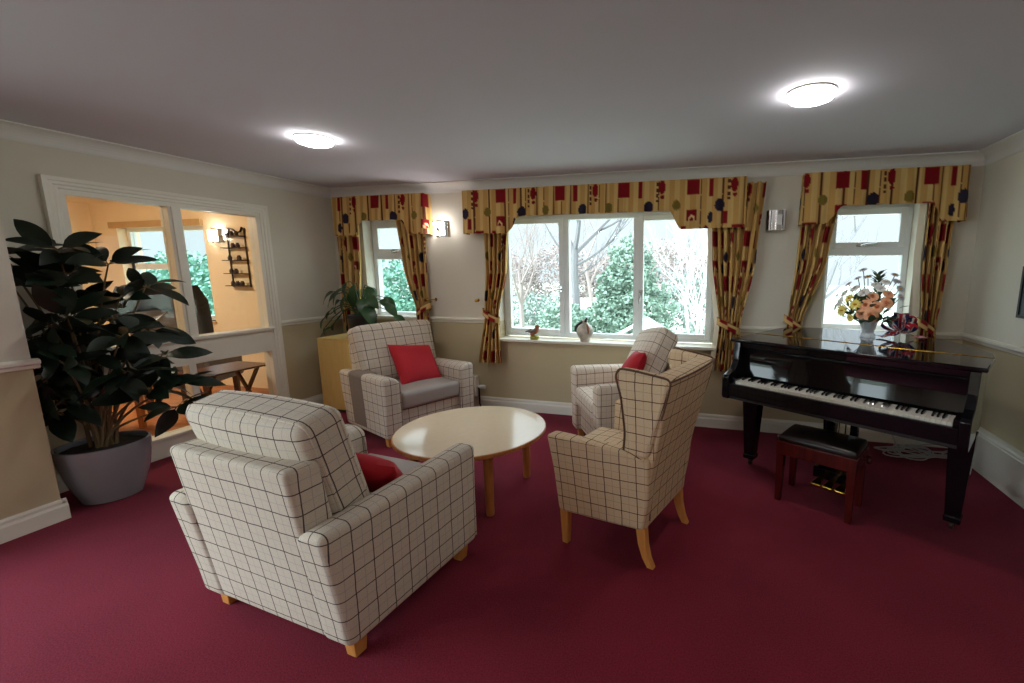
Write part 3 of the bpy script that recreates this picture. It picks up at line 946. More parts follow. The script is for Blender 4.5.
# ================================================================== GRAND PIANO
PTH = 0.531
PLOC = (0.641, -1.356, 0)
def piano():
    t = thing('grand_piano', 'black polished baby grand piano with closed lid in the window corner', 'piano', PLOC, -PTH)
    out = [(-0.715, 0.09), (-0.715, 0.86), (-0.70, 0.97), (-0.63, 1.06), (-0.50, 1.14), (-0.34, 1.22), (-0.18, 1.26), (0.0, 1.26), (0.15, 1.23), (0.32, 1.15), (0.46, 1.03), (0.57, 0.88), (0.65, 0.74), (0.70, 0.62), (0.715, 0.53), (0.715, 0.09)]
    HV = 0.46
    main = [(-0.715, HV)] + out[1:14] + [(0.715, HV)]
    MB().prism(main, 0.992, 1.016, 'z').build('lid', M_black, t, bevel=0.006, seg=3, angle=25)
    MB().box(-0.718, 0.718, 0.085, HV - 0.004, 0.992, 1.016).build('lid_flap', M_black, t, bevel=0.008, seg=3)
    MB().tube([(-0.71, HV - 0.002, 1.0165), (0.71, HV - 0.002, 1.0165)], 0.0035, 8).build('hinge', M_brass, t)
    cs = 0.965
    rim = [(p[0] * cs, 0.09 + (p[1] - 0.09) * 0.975) for p in out[1:15]]
    body = [(-0.69, 0.22)] + rim + [(0.69, 0.22)]
    MB().prism(body, 0.60, 0.990, 'z').build('case', M_black, t, bevel=0.006, angle=25)
    for s in (-1, 1):
        prof = [(0.24, 0.60), (-0.035, 0.60), (-0.05, 0.62), (-0.05, 0.755), (-0.035, 0.772), (0.005, 0.785)]
        prof += [(0.005 + 0.085 * (sin(R(a))), 0.785 + 0.12 * (1 - cos(R(a)))) for a in (30, 55, 75, 90)] + [(0.10, 0.95), (0.105, 0.990), (0.24, 0.990)]
        MB().prism(prof, s * 0.645, s * 0.692, 'x').build('cheek', M_black, t, bevel=0.004, angle=25)
        MB().box(min(s * 0.614, s * 0.645), max(s * 0.614, s * 0.645), -0.012, 0.15, 0.70, 0.752).build('key_block', M_black, t, smooth=False, bevel=0.004)
    MB().prism([(0.17, 0.745), (0.155, 0.745), (0.165, 0.80), (0.175, 0.90), (0.17, 0.925), (0.16, 0.935), (0.17, 0.95), (0.215, 0.95), (0.215, 0.745)], -0.645, 0.645, 'x').build('fallboard', M_black, t, bevel=0.003, angle=25)
    MB().box(-0.645, 0.645, 0.12, 0.22, 0.952, 0.989).build('front_rail', M_black, t, smooth=False, bevel=0.004)
    MB().box(-0.645, 0.645, -0.045, -0.014, 0.625, 0.715).build('key_slip', M_black, t, smooth=False, bevel=0.006)
    MB().box(-0.645, 0.645, -0.02, 0.22, 0.60, 0.70).build('key_bed', M_blackm, t, smooth=False)
    kw = 1.225 / 52
    wk = MB().box(-kw / 2 + 0.0006, kw / 2 - 0.0006, -0.005, 0.152, 0.705, 0.730)
    w0 = wk.build('white_key', M_ivory, t, smooth=False, bevel=0.0015)
    for i in range(52):
        o = w0
        if i:
            o = w0.copy(); COL.objects.link(o)
        o.location = (-0.6125 + kw * (i + 0.5), 0, 0)
    bk = MB().prism([(0.048, 0.725), (0.053, 0.742), (0.152, 0.744), (0.152, 0.725)], -0.0055, 0.0055, 'x')
    b0 = bk.build('black_key', M_black, t, smooth=False, bevel=0.0015)
    first = True
    for i in range(51):
        if (i + 5) % 7 in (2, 6):                # white keys run A B C D E F G ...: none after B and E
            continue
        o = b0
        if not first:
            o = b0.copy(); COL.objects.link(o)
        first = False
        o.location = (-0.6125 + kw * (i + 1), 0, 0)
    for u, v in ((-0.625, 0.31), (0.635, 0.33), (-0.28, 1.02)):
        l = MB().post([((u, v, 0.055), 0.040, 0.040), ((u, v, 0.085), 0.043, 0.043), ((u, v, 0.095), 0.038, 0.038), ((u, v, 0.50), 0.058, 0.058), ((u, v, 0.60), 0.060, 0.060)]).build('leg', M_black, t, smooth=False, bevel=0.004)
        MB().lathe([(0.024, -0.010), (0.026, -0.006), (0.026, 0.006), (0.024, 0.010)], 20, c=(u, v, 0.026), axis='x').build('castor_wheel', M_iron, l)
        MB().box(u - 0.016, u + 0.016, v - 0.012, v + 0.012, 0.03, 0.057).build('castor_fork', M_iron, l, smooth=False)
    for s in (-1, 1):
        MB().box(s * 0.075 - 0.022, s * 0.075 + 0.022, 0.33, 0.375, 0.14, 0.60).build('lyre_post', M_black, t, smooth=False, bevel=0.004)
    MB().box(-0.15, 0.15, 0.30, 0.40, 0.07, 0.145).build('lyre_box', M_black, t, smooth=False, bevel=0.006)
    for u in (-0.02, 0.02):
        MB().tube([(u, 0.352, 0.14), (u, 0.352, 0.60)], 0.004, 8).build('trap_rod', M_brass, t)
    for u in (-0.075, 0.0, 0.075):
        def fp(x, y, z, u=u):
            k = max(0, -y / 0.075)
            return (x * (0.65 + 0.45 * k), y, z - 0.012 * k)
        MB().rbox(0.030, 0.085, 0.013, 0.010, (u, 0.225, 0.098), n=4, fn=fp).build('pedal', M_brass, t)
    return t
piano()

def bench():
    t = thing('piano_bench', 'red mahogany piano bench with dark padded top, under the keyboard', 'bench', (0.655, -1.265, 0), -0.47)
    W_, D2 = 0.235, 0.155
    def fn(x, y, z):
        return (x, y, z + (0.022 * (1 - (x / W_) ** 2) * (1 - (y / D2) ** 2) if z > 0 else 0))
    MB().rbox(W_ - 0.005, D2 - 0.005, 0.026, 0.02, (0, 0, 0.425), n=8, fn=fn).build('padded_top', M_leather, t)
    ap = MB()
    ap.box(-W_, W_, -D2, -D2 + 0.018, 0.325, 0.412).box(-W_, W_, D2 - 0.018, D2, 0.325, 0.412)
    ap.box(-W_, -W_ + 0.018, -D2 + 0.018, D2 - 0.018, 0.325, 0.412).box(W_ - 0.018, W_, -D2 + 0.018, D2 - 0.018, 0.325, 0.412)
    ap.build('apron', M_mahog, t, smooth=False, bevel=0.003)
    for sx in (-1, 1):
        for sy in (-1, 1):
            MB().frustum((sx * (W_ - 0.025), sy * (D2 - 0.025), 0), (0.018, 0.018), (sx * (W_ - 0.027), sy * (D2 - 0.027), 0.40), (0.025, 0.025)).build('leg', M_mahog, t, smooth=False, bevel=0.003)
        MB().lathe([(0.008, 0), (0.008, 0.02), (0.024, 0.022), (0.028, 0.034), (0.02, 0.046), (0.0001, 0.048)], 20, axis='x', c=(W_, 0, 0.375)).xf(Matrix.Scale(sx, 4, (1, 0, 0))).build('height_knob', M_mahog, t)
bench()

# cable heap on the carpet below the treble end
random.seed(21)
cb = MB()
for k in range(7):
    pts = []
    cx, cy = 1.58 + random.uniform(-0.1, 0.08), -0.26 + random.uniform(-0.05, 0.06)
    ph = random.uniform(0, 6.28)
    for i in range(40):
        a = ph + 2 * pi * i / 40 * 1.1
        rr = 0.13 + 0.04 * sin(3 * a + k)
        pts.append((cx + rr * 1.35 * cos(a), cy + rr * 0.7 * sin(a), 0.008 + 0.006 * k + 0.012 * (1 + sin(2 * a + k))))
    cb.tube(pts, 0.0055, 6)
cb.tube([(1.45, -0.30, 0.03), (1.42, -0.10, 0.2), (1.40, -0.04, 0.45), (1.40, -0.02, 0.55)], 0.0055, 6)
tag(cb.build('cable_coil', M_cable), 'tangled coil of grey cables on the carpet beneath the piano', 'cable')

# ================================================================== VASE, FLOWERS, FLAG BOW ON THE PIANO
LID = 1.0162
vx, vy = 1.05, -0.60
vz = LID
vs_ = MB()
prof_v = [(0.0001, 0.0), (0.048, 0.0), (0.052, 0.01), (0.040, 0.03), (0.044, 0.06), (0.062, 0.11), (0.072, 0.135), (0.068, 0.135), (0.056, 0.11), (0.038, 0.06), (0.03, 0.03), (0.0001, 0.025)]
n_ = 32
vs_.lathe(prof_v, n_, cap=False)
vs_.v = [(x * (1 + 0.06 * cos(8 * math.atan2(y, x))), y * (1 + 0.06 * cos(8 * math.atan2(y, x))), z) for x, y, z in vs_.v]
M_crystal = bpy.data.materials.new('cut_crystal')
M_crystal.use_nodes = True
_b = M_crystal.node_tree.nodes['Principled BSDF']
_b.inputs['Base Color'].default_value = (0.93, 0.96, 1, 1)
_b.inputs['Alpha'].default_value = 0.5
_b.inputs['Specular IOR Level'].default_value = 1.0
_b.inputs['Roughness'].default_value = 0.05
_b.inputs['IOR'].default_value = 1.45
vase = vs_.build('glass_vase', M_crystal, angle=10)
vase.location = (vx, vy, vz)
tag(vase, 'cut glass vase holding the flowers on the piano lid', 'vase')

bq = thing('flower_bouquet', 'mixed bouquet of peach, yellow and white flowers in the glass vase', 'flowers', (vx, vy, vz + 0.03))
random.seed(5)
M_peach = mat('peach_petal', srgb(250, 186, 144), 0.6, noise=0.22, nscale=28)
M_lemon = mat('lemon_petal', srgb(246, 226, 120), 0.6)
M_whitep = mat('white_petal', srgb(250, 248, 244), 0.6)
M_lilac = mat('grey_lilac_petal', srgb(176, 178, 196), 0.6)
M_sage = mat('sage_leaf', srgb(84, 108, 78), 0.6, noise=0.2, nscale=20)
M_yolk = mat('flower_centre', srgb(214, 160, 30), 0.7)
def rose(mb, c, d, r):
    d = Vector(d).normalized()
    q = d.to_track_quat('Z', 'Y').to_matrix()
    for lay in range(4):
        k = 3 + lay * 2
        for j in range(k):
            a = 2 * pi * j / k + lay * 0.7
            op = 0.25 + 0.28 * lay
            rr = r * (0.25 + 0.25 * lay)
            w = r * (0.35 + 0.1 * lay)
            vs, fs = [], []
            for iu in range(4):
                for iv in range(4):
                    u, v = -1 + 2 * iu / 3, iv / 3
                    wd = w * u * (1 - 0.35 * (v - 0.6) ** 2 * 4 if v > 0.6 else 0.5 + 0.8 * v)
                    rad = rr * (0.35 + v * op) - 0.12 * r * abs(u) ** 2
                    hgt = r * (0.9 - 0.16 * lay) * (v ** 0.8) - r * 0.12 * abs(u) * v - (0.22 * r * max(0, v - 0.66) * lay)
                    p = Vector((rad * cos(a) - wd * sin(a), rad * sin(a) + wd * cos(a), hgt - 0.4 * r))
                    vs.append(Vector(c) + q @ p)
            for iu in range(3):
                for iv in range(3):
                    fs.append((iu * 4 + iv, (iu + 1) * 4 + iv, (iu + 1) * 4 + iv + 1, iu * 4 + iv + 1))
            mb.add(vs, fs)
def daisy(mb, c, d, r, k=12):
    d = Vector(d).normalized()
    q = d.to_track_quat('Z', 'Y').to_matrix()
    for j in range(k):
        a = 2 * pi * j / k
        vs = []
        for (l, w, h) in ((0.15, 0.08, 0.0), (0.6, 0.17, 0.10), (1.0, 0.04, 0.02)):
            for s in (-1, 1):
                vs.append(Vector(c) + q @ Vector((r * (l * cos(a) - s * w * sin(a)), r * (l * sin(a) + s * w * cos(a)), r * h)))
        mb.add(vs, [(0, 1, 3, 2), (2, 3, 5, 4)])
def leaf(mb, base, d, upv, L_, w, droop=0.3, fold=0.25, segs=6):
    d = Vector(d).normalized()
    upv = Vector(upv)
    side = d.cross(upv)
    if side.length < 1e-4: side = d.orthogonal()
    side.normalize()
    nrm = side.cross(d).normalized()
    vs, fs = [], []
    for i in range(segs + 1):
        s = i / segs
        p = Vector(base) + d * (L_ * (s - 0.12 * droop * s * s)) - nrm * (droop * L_ * s * s * 0.6) * (1 if nrm.z > 0 else -1)
        ww = w * (sin(pi * min(1, s ** 0.85)) ** 0.8 if 0 < s < 1 else 0.02) + 0.0008
        up_ = nrm * (fold * ww)
        vs += [p - side * ww + up_, p, p + side * ww + up_]
    for i in range(segs):
        a = 3 * i
        fs += [(a, a + 1, a + 4, a + 3), (a + 1, a + 2, a + 5, a + 4)]
    mb.add(vs, fs)
def bloom_pt(az, el, r):
    return Vector((r * cos(el) * cos(az), r * cos(el) * sin(az), 0.10 + r * sin(el)))
stems = MB(); fol = MB()
cv = Vector((-0.5, -0.86, 0))        # towards the viewer
def place(kind, du, dz, dn, r, m, nm):
    """du along the viewer's right, dz up, dn towards the viewer"""
    rt = Vector((0.86, -0.5, 0))
    c = rt * du + cv * dn + Vector((0, 0, dz))
    d = (c - Vector((0, 0, 0.12))).normalized() + cv * 0.5
    mb = MB()
    if kind == 'rose': rose(mb, c, d, r * 0.84)
    else: daisy(mb, c, d, r)
    o = mb.build(nm, m, bq, recalc=False)
    if kind == 'daisy':
        MB().rbox(r * 0.25, r * 0.25, r * 0.12, r * 0.11, tuple(c + d.normalized() * r * 0.05), n=2).build('flower_centre', M_yolk, o)
    stems.tube([(0, 0, -0.0), c * 0.35 + Vector((0, 0, 0.03)), c - d.normalized() * r * 0.3], 0.003, 5)
    return o
for du, dz, dn, r in ((0.0, 0.215, 0.13, 0.036), (0.075, 0.205, 0.12, 0.036), (0.045, 0.145, 0.15, 0.042), (0.125, 0.235, 0.09, 0.034), (0.03, 0.275, 0.09, 0.034), (0.12, 0.295, 0.05, 0.030), (-0.02, 0.15, 0.15, 0.030)):
    place('rose', du, dz, dn, r, M_peach, 'peach_rose')
for du, dz, dn, r in ((-0.155, 0.165, 0.12, 0.052), (-0.065, 0.215, 0.14, 0.048), (-0.12, 0.255, 0.09, 0.042), (-0.09, 0.115, 0.13, 0.036)):
    place('daisy', du, dz, dn, r, M_lemon, 'yellow_daisy')
for du, dz, dn, r in ((-0.035, 0.305, 0.08, 0.034), (0.07, 0.335, 0.06, 0.028), (-0.2, 0.225, 0.05, 0.034), (0.09, 0.38, 0.03, 0.026), (-0.11, 0.33, 0.03, 0.032), (-0.18, 0.29, 0.03, 0.028), (0.035, 0.36, 0.05, 0.026)):
    place('rose', du, dz, dn, r, M_whitep, 'white_rose')
for du, dz, dn, r in ((-0.07, 0.46, 0.0, 0.034), (-0.035, 0.41, 0.0, 0.034), (0.15, 0.38, 0.0, 0.034), (0.18, 0.33, 0.02, 0.034), (-0.16, 0.355, 0.0, 0.032), (-0.23, 0.18, 0.02, 0.034), (0.13, 0.425, -0.03, 0.03), (-0.24, 0.265, -0.02, 0.032), (0.19, 0.27, 0.02, 0.03), (-0.1, 0.40, 0.0, 0.03)):
    place('daisy', du, dz, dn, r, M_lilac, 'lilac_spray_flower')
for k in range(170):
    a = random.uniform(0, 2 * pi); e = random.uniform(0.0, 1.45); r = random.uniform(0.07, 0.25)
    p = bloom_pt(a, e, r); p.z = p.z * 1.05 - 0.02
    p.z = max(p.z, 0.115)
    d = (p + Vector((random.uniform(-.1, .1), random.uniform(-.1, .1), random.uniform(-.05, .2) - 0.1)))
    leaf(fol, p * 0.85, d, (0, 0, 1), random.uniform(0.05, 0.085), random.uniform(0.014, 0.024), 0.3, 0.2, 4)
for k in range(40):                      # the tall green sprig
    z = 0.27 + 0.0042 * k
    a = k * 2.4
    leaf(fol, Vector((0.03 + 0.01 * cos(a), -0.02, z)), (cos(a), sin(a), 0.9), (0, 0, 1), 0.06, 0.012, 0.2, 0.2, 4)
stems.build('stem', M_sage, bq)
fol.build('foliage', M_sage, bq, recalc=False)

# union-flag bow lying beside the vase
def union(u, v):
    """colours of the union flag on u in -1..1 (length), v in -1..1 (height)"""
    BL, RD, WH = srgb(26, 32, 92)[:3], srgb(196, 22, 40)[:3], srgb(236, 234, 236)[:3]
    x, y = u * 2.0, v
    if abs(x) < 0.2 or abs(y) < 0.2: return RD
    if abs(x) < 0.34 or abs(y) < 0.34: return WH
    d = abs(abs(x) / 2 - abs(y)) * 0.9
    if d < 0.09: return RD
    if d < 0.22: return WH
    return BL
fb_t = thing('flag_bow', 'crumpled union flag bow in red, white and blue beside the vase', 'bow', (1.265, -0.58, LID), 0.2)
random.seed(11)
for k in range(9):
    mb = MB(); mb.c = []
    a0 = 2 * pi * k / 8 + 0.2
    el = (0.35 + 0.5 * (k % 3)) if k < 8 else 1.4
    n1, n2 = 22, 14
    vs, fs = [], []
    Lp, wd = 0.105 + 0.02 * (k % 2), 0.05
    dirv = Vector((cos(a0) * cos(el), sin(a0) * cos(el), sin(el)))
    side = Vector((-sin(a0), cos(a0), 0))
    nn = dirv.cross(side)
    for i in range(n1 + 1):
        s = i / n1
        for j in range(n2 + 1):
            w = -1 + 2 * j / n2
            lp = sin(pi * s)
            ln = 0.5 * (1 - cos(2 * pi * s))
            p = dirv * (Lp * ln) + nn * (0.03 * sin(2 * pi * s)) + side * (wd * w * (0.25 + 0.75 * lp)) + nn * 0.012 * sin(4 * w + k) * lp
            p.z = max(p.z, -0.045)
            vs.append(p + Vector((0, 0, 0.06)))
            mb.c.append(union(-1 + 2 * s, w * 0.95))
    for i in range(n1):
        for j in range(n2):
            fs.append((i * (n2 + 1) + j, (i + 1) * (n2 + 1) + j, (i + 1) * (n2 + 1) + j + 1, i * (n2 + 1) + j + 1))
    mb.add(vs, fs)
    mb.build('loop', M_flag, fb_t, recalc=False)
for k, (dx, dy) in enumerate(((-0.13, -0.03), (0.1, -0.08))):
    mb = MB(); mb.c = []
    vs, fs = [], []
    for i in range(21):
        for j in range(11):
            s, w = i / 20, -1 + j / 5
            vs.append((dx * s * 1.3 - 0.045 * w * dy / 0.13, dy * s * 1.3 + 0.045 * w * dx / 0.13, 0.05 * (1 - s) ** 2 + 0.006 + 0.006 * (1 + sin(9 * s + w))))
            mb.c.append(union(-1 + 2 * s, w * 0.95))
    for i in range(20):
        for j in range(10):
            fs.append((i * 11 + j, (i + 1) * 11 + j, (i + 1) * 11 + j + 1, i * 11 + j + 1))
    mb.add(vs, fs)
    mb.build('ribbon_tail', M_flag, fb_t, recalc=False)

# ================================================================== POTTED RUBBER PLANT
def big_plant():
    t = thing('potted_umbrella_plant', 'tall dark-leaved plant in a grey tapered pot beside the glazed screen', 'potted plant', (-3.94, -2.37, 0))
    MB().lathe([(0.0001, 0.0), (0.13, 0.0), (0.145, 0.008), (0.17, 0.08), (0.198, 0.18), (0.216, 0.28), (0.222, 0.36), (0.220, 0.378), (0.208, 0.380), (0.204, 0.365), (0.204, 0.335), (0.0001, 0.335)], 56, cap=False).build('pot', M_pot, t)
    so = MB().lathe([(0.204, 0.345), (0.15, 0.352), (0.08, 0.357), (0.0001, 0.36)], 40, cap=False)
    so.v = [(x, y, z + random.uniform(-0.004, 0.004)) for x, y, z in so.v]
    so.build('soil', M_soil, t)
    random.seed(3)
    st, fo = MB(), MB()
    heads = []
    # (x, y, z) of leaf whorls relative to the pot; +y away from the viewer, +x into the room
    for (x, y, z, s) in (
        (-0.16, -0.20, 1.46, 1.0), (-0.04, -0.02, 1.50, 1.05), (0.04, 0.16, 1.42, 1.0), (0.10, 0.30, 1.28, 1.0), (0.02, -0.08, 1.30, 1.0), (-0.2, -0.05, 1.34, 1.0), (-0.16, -0.18, 0.92, 1.0), (-0.18, -0.16, 0.70, 1.0), (-0.05, -0.2, 0.76, 1.0), (0.0, -0.16, 0.98, 1.0),
        (-0.12, -0.20, 1.30, 1.0), (-0.02, 0.00, 1.36, 1.05), (0.02, 0.20, 1.22, 1.0), (-0.18, 0.10, 1.18, 0.9),
        (0.10, -0.10, 1.12, 1.0), (0.10, 0.28, 1.02, 1.0), (-0.12, -0.16, 1.02, 1.0), (0.20, 0.08, 1.00, 1.0), (-0.2, 0.24, 1.05, 0.9),
        (0.22, 0.26, 0.86, 1.0), (0.12, -0.16, 0.88, 1.0), (-0.02, 0.10, 0.90, 1.0), (-0.14, -0.14, 0.80, 1.0), (0.26, 0.04, 0.80, 1.0), (-0.16, 0.28, 0.82, 0.9),
        (0.20, 0.34, 0.66, 1.0), (0.06, -0.18, 0.66, 0.95), (0.24, 0.16, 0.66, 1.0), (-0.10, -0.14, 0.58, 0.9), (-0.02, 0.30, 0.66, 0.9), (0.32, 0.24, 0.54, 0.9), (0.08, 0.04, 0.76, 1.0), (0.02, -0.14, 1.08, 0.9), (0.02, 0.14, 1.10, 0.9), (-0.05, -0.05, 0.95, 0.9)):
        z = z * 1.10 - 0.02
        heads.append(Vector((x, y, z)))
        b0 = Vector((random.uniform(-0.05, 0.05), random.uniform(-0.05, 0.05), 0.35))
        top = Vector((x, y, z))
        mid = b0 * 0.5 + top * 0.5 + Vector((-x * 0.35, -y * 0.35, 0.05))
        pts = [b0 * (1 - q) ** 2 + mid * 2 * q * (1 - q) + top * q * q for q in (0, .15, .3, .45, .6, .75, .9, 1)]
        st.tube(pts, [0.011, 0.010, 0.009, 0.008, 0.007, 0.006, 0.005, 0.004], 7)
        k = random.choice((7, 8, 9))
        out = Vector((x, y, 0))
        for j in range(k):
            a = 2 * pi * j / k + random.uniform(-0.3, 0.3)
            el = random.uniform(-0.35, 0.85) if z > 1.2 else random.uniform(-0.6, 0.6)
            d = Vector((cos(a) * cos(el), sin(a) * cos(el), sin(el))) + out * 0.9
            d.normalize()
            L_ = s * random.uniform(0.17, 0.26)
            tip = top + d * L_
            wx, wy = tip.x - 3.94, tip.y - 2.37
            if wx < XL + 0.06: d.x = abs(d.x) * 0.4 + 0.1
            if tip.y < -0.26: d.y = max(d.y, -0.25)
            d.normalize()
            if (top + d * L_).x - 3.94 < XL + 0.05 or (top + d * L_).y < -0.29 and (top + d * L_).x < 0.12:
                L_ *= 0.55
            pet = top + d * 0.03
            st.tube([top, pet], 0.003, 5)
            leaf(fo, pet, d, (random.uniform(-.4, 1.1), random.uniform(-1.2, .3), random.uniform(0.35, 1)), L_, L_ * random.uniform(0.19, 0.25), random.uniform(0.2, 0.6), 0.2, 7)
    def clear(p):
        x, y, z = p
        x = max(x, XL + 0.045 + 3.94)
        if x < PX + 3.94 + 0.03: y = max(y, PY + 0.035 + 2.37)
        return (x, y, z)
    fo.v = [clear(p) for p in fo.v]
    st.v = [clear(p) for p in st.v]
    st.build('stem', M_stem, t)
    fo.build('foliage', M_leaf, t, recalc=False)
big_plant()

# ================================================================== CABINET AND ITS PLANT
def cabinet():
    x0, x1, y0, y1, h = -4.125, -3.56, -0.545, -0.13, 0.80
    t = thing('cabinet', 'plain yellow wood cabinet in the corner behind the checked armchair', 'cabinet', ((x0 + x1) / 2, (y0 + y1) / 2, 0))
    P_ = Matrix.Translation((-(x0 + x1) / 2, -(y0 + y1) / 2, 0))
    MB().box(x0, x1, y0 + 0.004, y1, 0.03, h - 0.02).xf(P_).build('carcass', M_yellow, t, smooth=False, bevel=0.002)
    MB().box(x0 - 0.006, x1 + 0.006, y0 - 0.006, y1, h - 0.02, h).xf(P_).build('cabinet_top', M_yellow, t, smooth=False, bevel=0.003)
    MB().box(x0 + 0.01, x1 - 0.01, y0 + 0.03, y1 - 0.02, 0.0, 0.03).xf(P_).build('plinth', M_blackm, t, smooth=False)
    MB().box(x0 + 0.003, x1 - 0.003, y0 - 0.012, y0 + 0.004, 0.035, h - 0.024).xf(P_).build('back_panel', M_yellow, t, smooth=False, bevel=0.002)
cabinet()
def small_plant():
    t = thing('potted_house_plant', 'leafy green house plant in a black pot on the yellow cabinet', 'potted plant', (-3.74, -0.32, 0.80))
    MB().lathe([(0.0001, 0), (0.105, 0), (0.12, 0.01), (0.138, 0.2), (0.143, 0.205), (0.143, 0.235), (0.132, 0.235), (0.128, 0.2), (0.0001, 0.2)], 36, cap=False).build('pot', M_blackpot, t)
    MB().lathe([(0.131, 0.205), (0.0001, 0.212)], 28, cap=False).build('soil', M_soil, t)
    random.seed(14)
    st, fo = MB(), MB()
    for (dx, dy, dz, L_) in ((-0.22, -0.06, 0.46, 0.26), (-0.28, 0.0, 0.38, 0.24), (-0.12, -0.10, 0.52, 0.24), (-0.02, -0.06, 0.50, 0.22), (0.10, -0.08, 0.42, 0.26), (0.16, -0.10, 0.34, 0.26), (0.28, -0.04, 0.40, 0.16), (0.36, -0.06, 0.36, 0.20), (0.46, -0.06, 0.24, 0.17), (-0.34, -0.08, 0.24, 0.24), (-0.36, 0.02, 0.16, 0.2), (0.04, 0.10, 0.52, 0.2), (-0.16, 0.1, 0.48, 0.22), (0.0, -0.06, 0.56, 0.22), (-0.1, -0.06, 0.58, 0.22), (0.06, 0.04, 0.54, 0.2), (-0.2, 0.04, 0.5, 0.22), (-0.40, -0.10, 0.10, 0.20), (0.22, 0.08, 0.42, 0.2), (-0.3, -0.12, 0.1, 0.2), (0.08, 0.02, 0.46, 0.2), (-0.24, -0.1, 0.48, 0.22), (0.14, -0.06, 0.52, 0.22), (-0.06, -0.12, 0.44, 0.2), (0.2, -0.1, 0.46, 0.2), (-0.32, -0.04, 0.3, 0.2)):
        b0 = Vector((dx * 0.12, dy * 0.12, 0.2))
        top = Vector((dx, dy, dz))
        mid = Vector((dx * 0.35, dy * 0.35, max(dz, 0.35) + 0.08))
        pts = [b0 * (1 - q) ** 2 + mid * 2 * q * (1 - q) + top * q * q for q in (0, .2, .4, .6, .8, 1)]
        st.tube(pts, 0.0045, 6)
        d = Vector((dx * 1.2, dy * 1.2 - 0.02, -0.10 - random.random() * 0.15))
        if -3.74 + dx + d.normalized().x * L_ < XL + 0.03: L_ *= 0.6; d.x *= 0.2; d.z = -0.3
        leaf(fo, top, d, (random.uniform(-.4, .6), -0.5, 0.9), L_ * 0.9, L_ * 0.25, 0.8, 0.22, 8)
    st.build('stem', M_leaf2, t)
    fo.build('foliage', M_leaf2, t, recalc=False)
small_plant()

# ================================================================== CURTAINS AND PELMETS
OCH = srgb(210, 176, 114)[:3]; OCH2 = srgb(194, 153, 90)[:3]; MAR = srgb(126, 14, 24)[:3]; NAV = srgb(40, 34, 52)[:3]; BRN = srgb(88, 44, 26)[:3]; OLV = srgb(120, 104, 44)[:3]; CRM = srgb(226, 196, 140)[:3]
def print_cloth(s, z, seed=0):
    """printed furnishing cloth: s metres along, z metres down from the top; a 0.46 x 0.52 m repeat"""
    P_, Q_ = 0.62, 0.40
    s = s + seed * 0.137
    row = math.floor(z / Q_)
    u = (s + 0.23 * (row % 2)) % P_
    v = z % Q_
    # thin woven stripes
    st = (s * 1000) % 92
    base = OCH if (int(s * 1000 / 46) % 2 == 0) else OCH2
    if 40 < st < 46: base = BRN if (int(s * 1000 / 92) % 2 == 0 and int(v * 100) % 13 != 0) else base
    def rect(x0, x1, y0, y1): return x0 < u < x1 and y0 < v < y1
    def oval(x, y, a, b): return ((u - x) / a) ** 2 + ((v - y) / b) ** 2 < 1
    if rect(0.02, 0.125, 0.0, 0.135): return MAR
    if rect(0.205, 0.245, 0.0, 0.15): return MAR
    if oval(0.30, 0.23, 0.042, 0.055): return NAV
    if oval(0.55, 0.22, 0.035, 0.045): return OLV
    if rect(0.365, 0.385, 0.01, 0.19) and int(v * 60) % 3: return BRN
    if oval(0.42, 0.06, 0.03, 0.06): return MAR
    if oval(0.425, 0.145, 0.018, 0.018): return MAR
    if rect(0.02, 0.11, 0.265, 0.36):
        if 0.6 < math.hypot((u - 0.065) / 0.03, (v - 0.35) / 0.045) < 1.0: return CRM
        return MAR
    if oval(0.225, 0.33, 0.022, 0.05): return NAV
    if rect(0.335, 0.37, 0.28, 0.39): return MAR
    return base
def pelmet(label, x0, x1, bottom, seed):
    """bottom(x) -> z of the lower edge; cloth hangs on the front of a board 0.13 m out from the wall"""
    t = thing('pelmet', label, 'pelmet', ((x0 + x1) / 2, 0, 2.29), 0, 'printed pelmets over the windows')
    cxm = (x0 + x1) / 2
    ztop = 2.292
    mb = MB(); mb.c = []
    path = [(x0, -0.012 - 0.128 * k / 10) for k in range(10)]
    n = int((x1 - x0) / 0.009)
    path += [(x0 + (x1 - x0) * k / n, -0.14) for k in range(n + 1)]
    path += [(x1, -0.14 + 0.128 * k / 10) for k in range(1, 11)]
    nz = 40
    vs, fs = [], []
    s = 0
    for i, (x, y) in enumerate(path):
        if i: s += math.hypot(x - path[i - 1][0], y - path[i - 1][1])
        zb = bottom(x)
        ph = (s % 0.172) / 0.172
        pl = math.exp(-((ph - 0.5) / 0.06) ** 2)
        for j in range(nz + 1):
            k = j / nz
            z = ztop + (zb - ztop) * k
            dep = (0.010 * sin(2 * pi * s / 0.172) + 0.008 * sin(2 * pi * s / 0.09 + 1)) * k - 0.010 * pl * k
            fl = 0.02 * k
            if y < -0.139: p = (x, y - dep - fl, z)
            else: p = (x + (dep - fl) * (1 if x < cxm else -1) * 0.6, y, z)
            vs.append((p[0] - cxm, p[1], p[2] - 2.29))
            c = print_cloth(s, ztop - z, seed)
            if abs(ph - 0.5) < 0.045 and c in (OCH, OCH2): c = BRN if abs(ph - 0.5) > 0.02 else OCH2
            mb.c.append(c)
    w = nz + 1
    for i in range(len(path) - 1):
        for j in range(nz):
            fs.append((i * w + j, i * w + j + 1, (i + 1) * w + j + 1, (i + 1) * w + j))
    mb.add(vs, fs)
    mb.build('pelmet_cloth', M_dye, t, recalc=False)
    MB().box(x0 - cxm + 0.004, x1 - cxm - 0.004, -0.134, -0.002, -0.012, 0.004).build('pelmet_board', M_trim, t, smooth=False)
    return t
def smooth(a, b, x):
    k = max(0, min(1, (x - a) / (b - a)))
    return k * k * (3 - 2 * k)
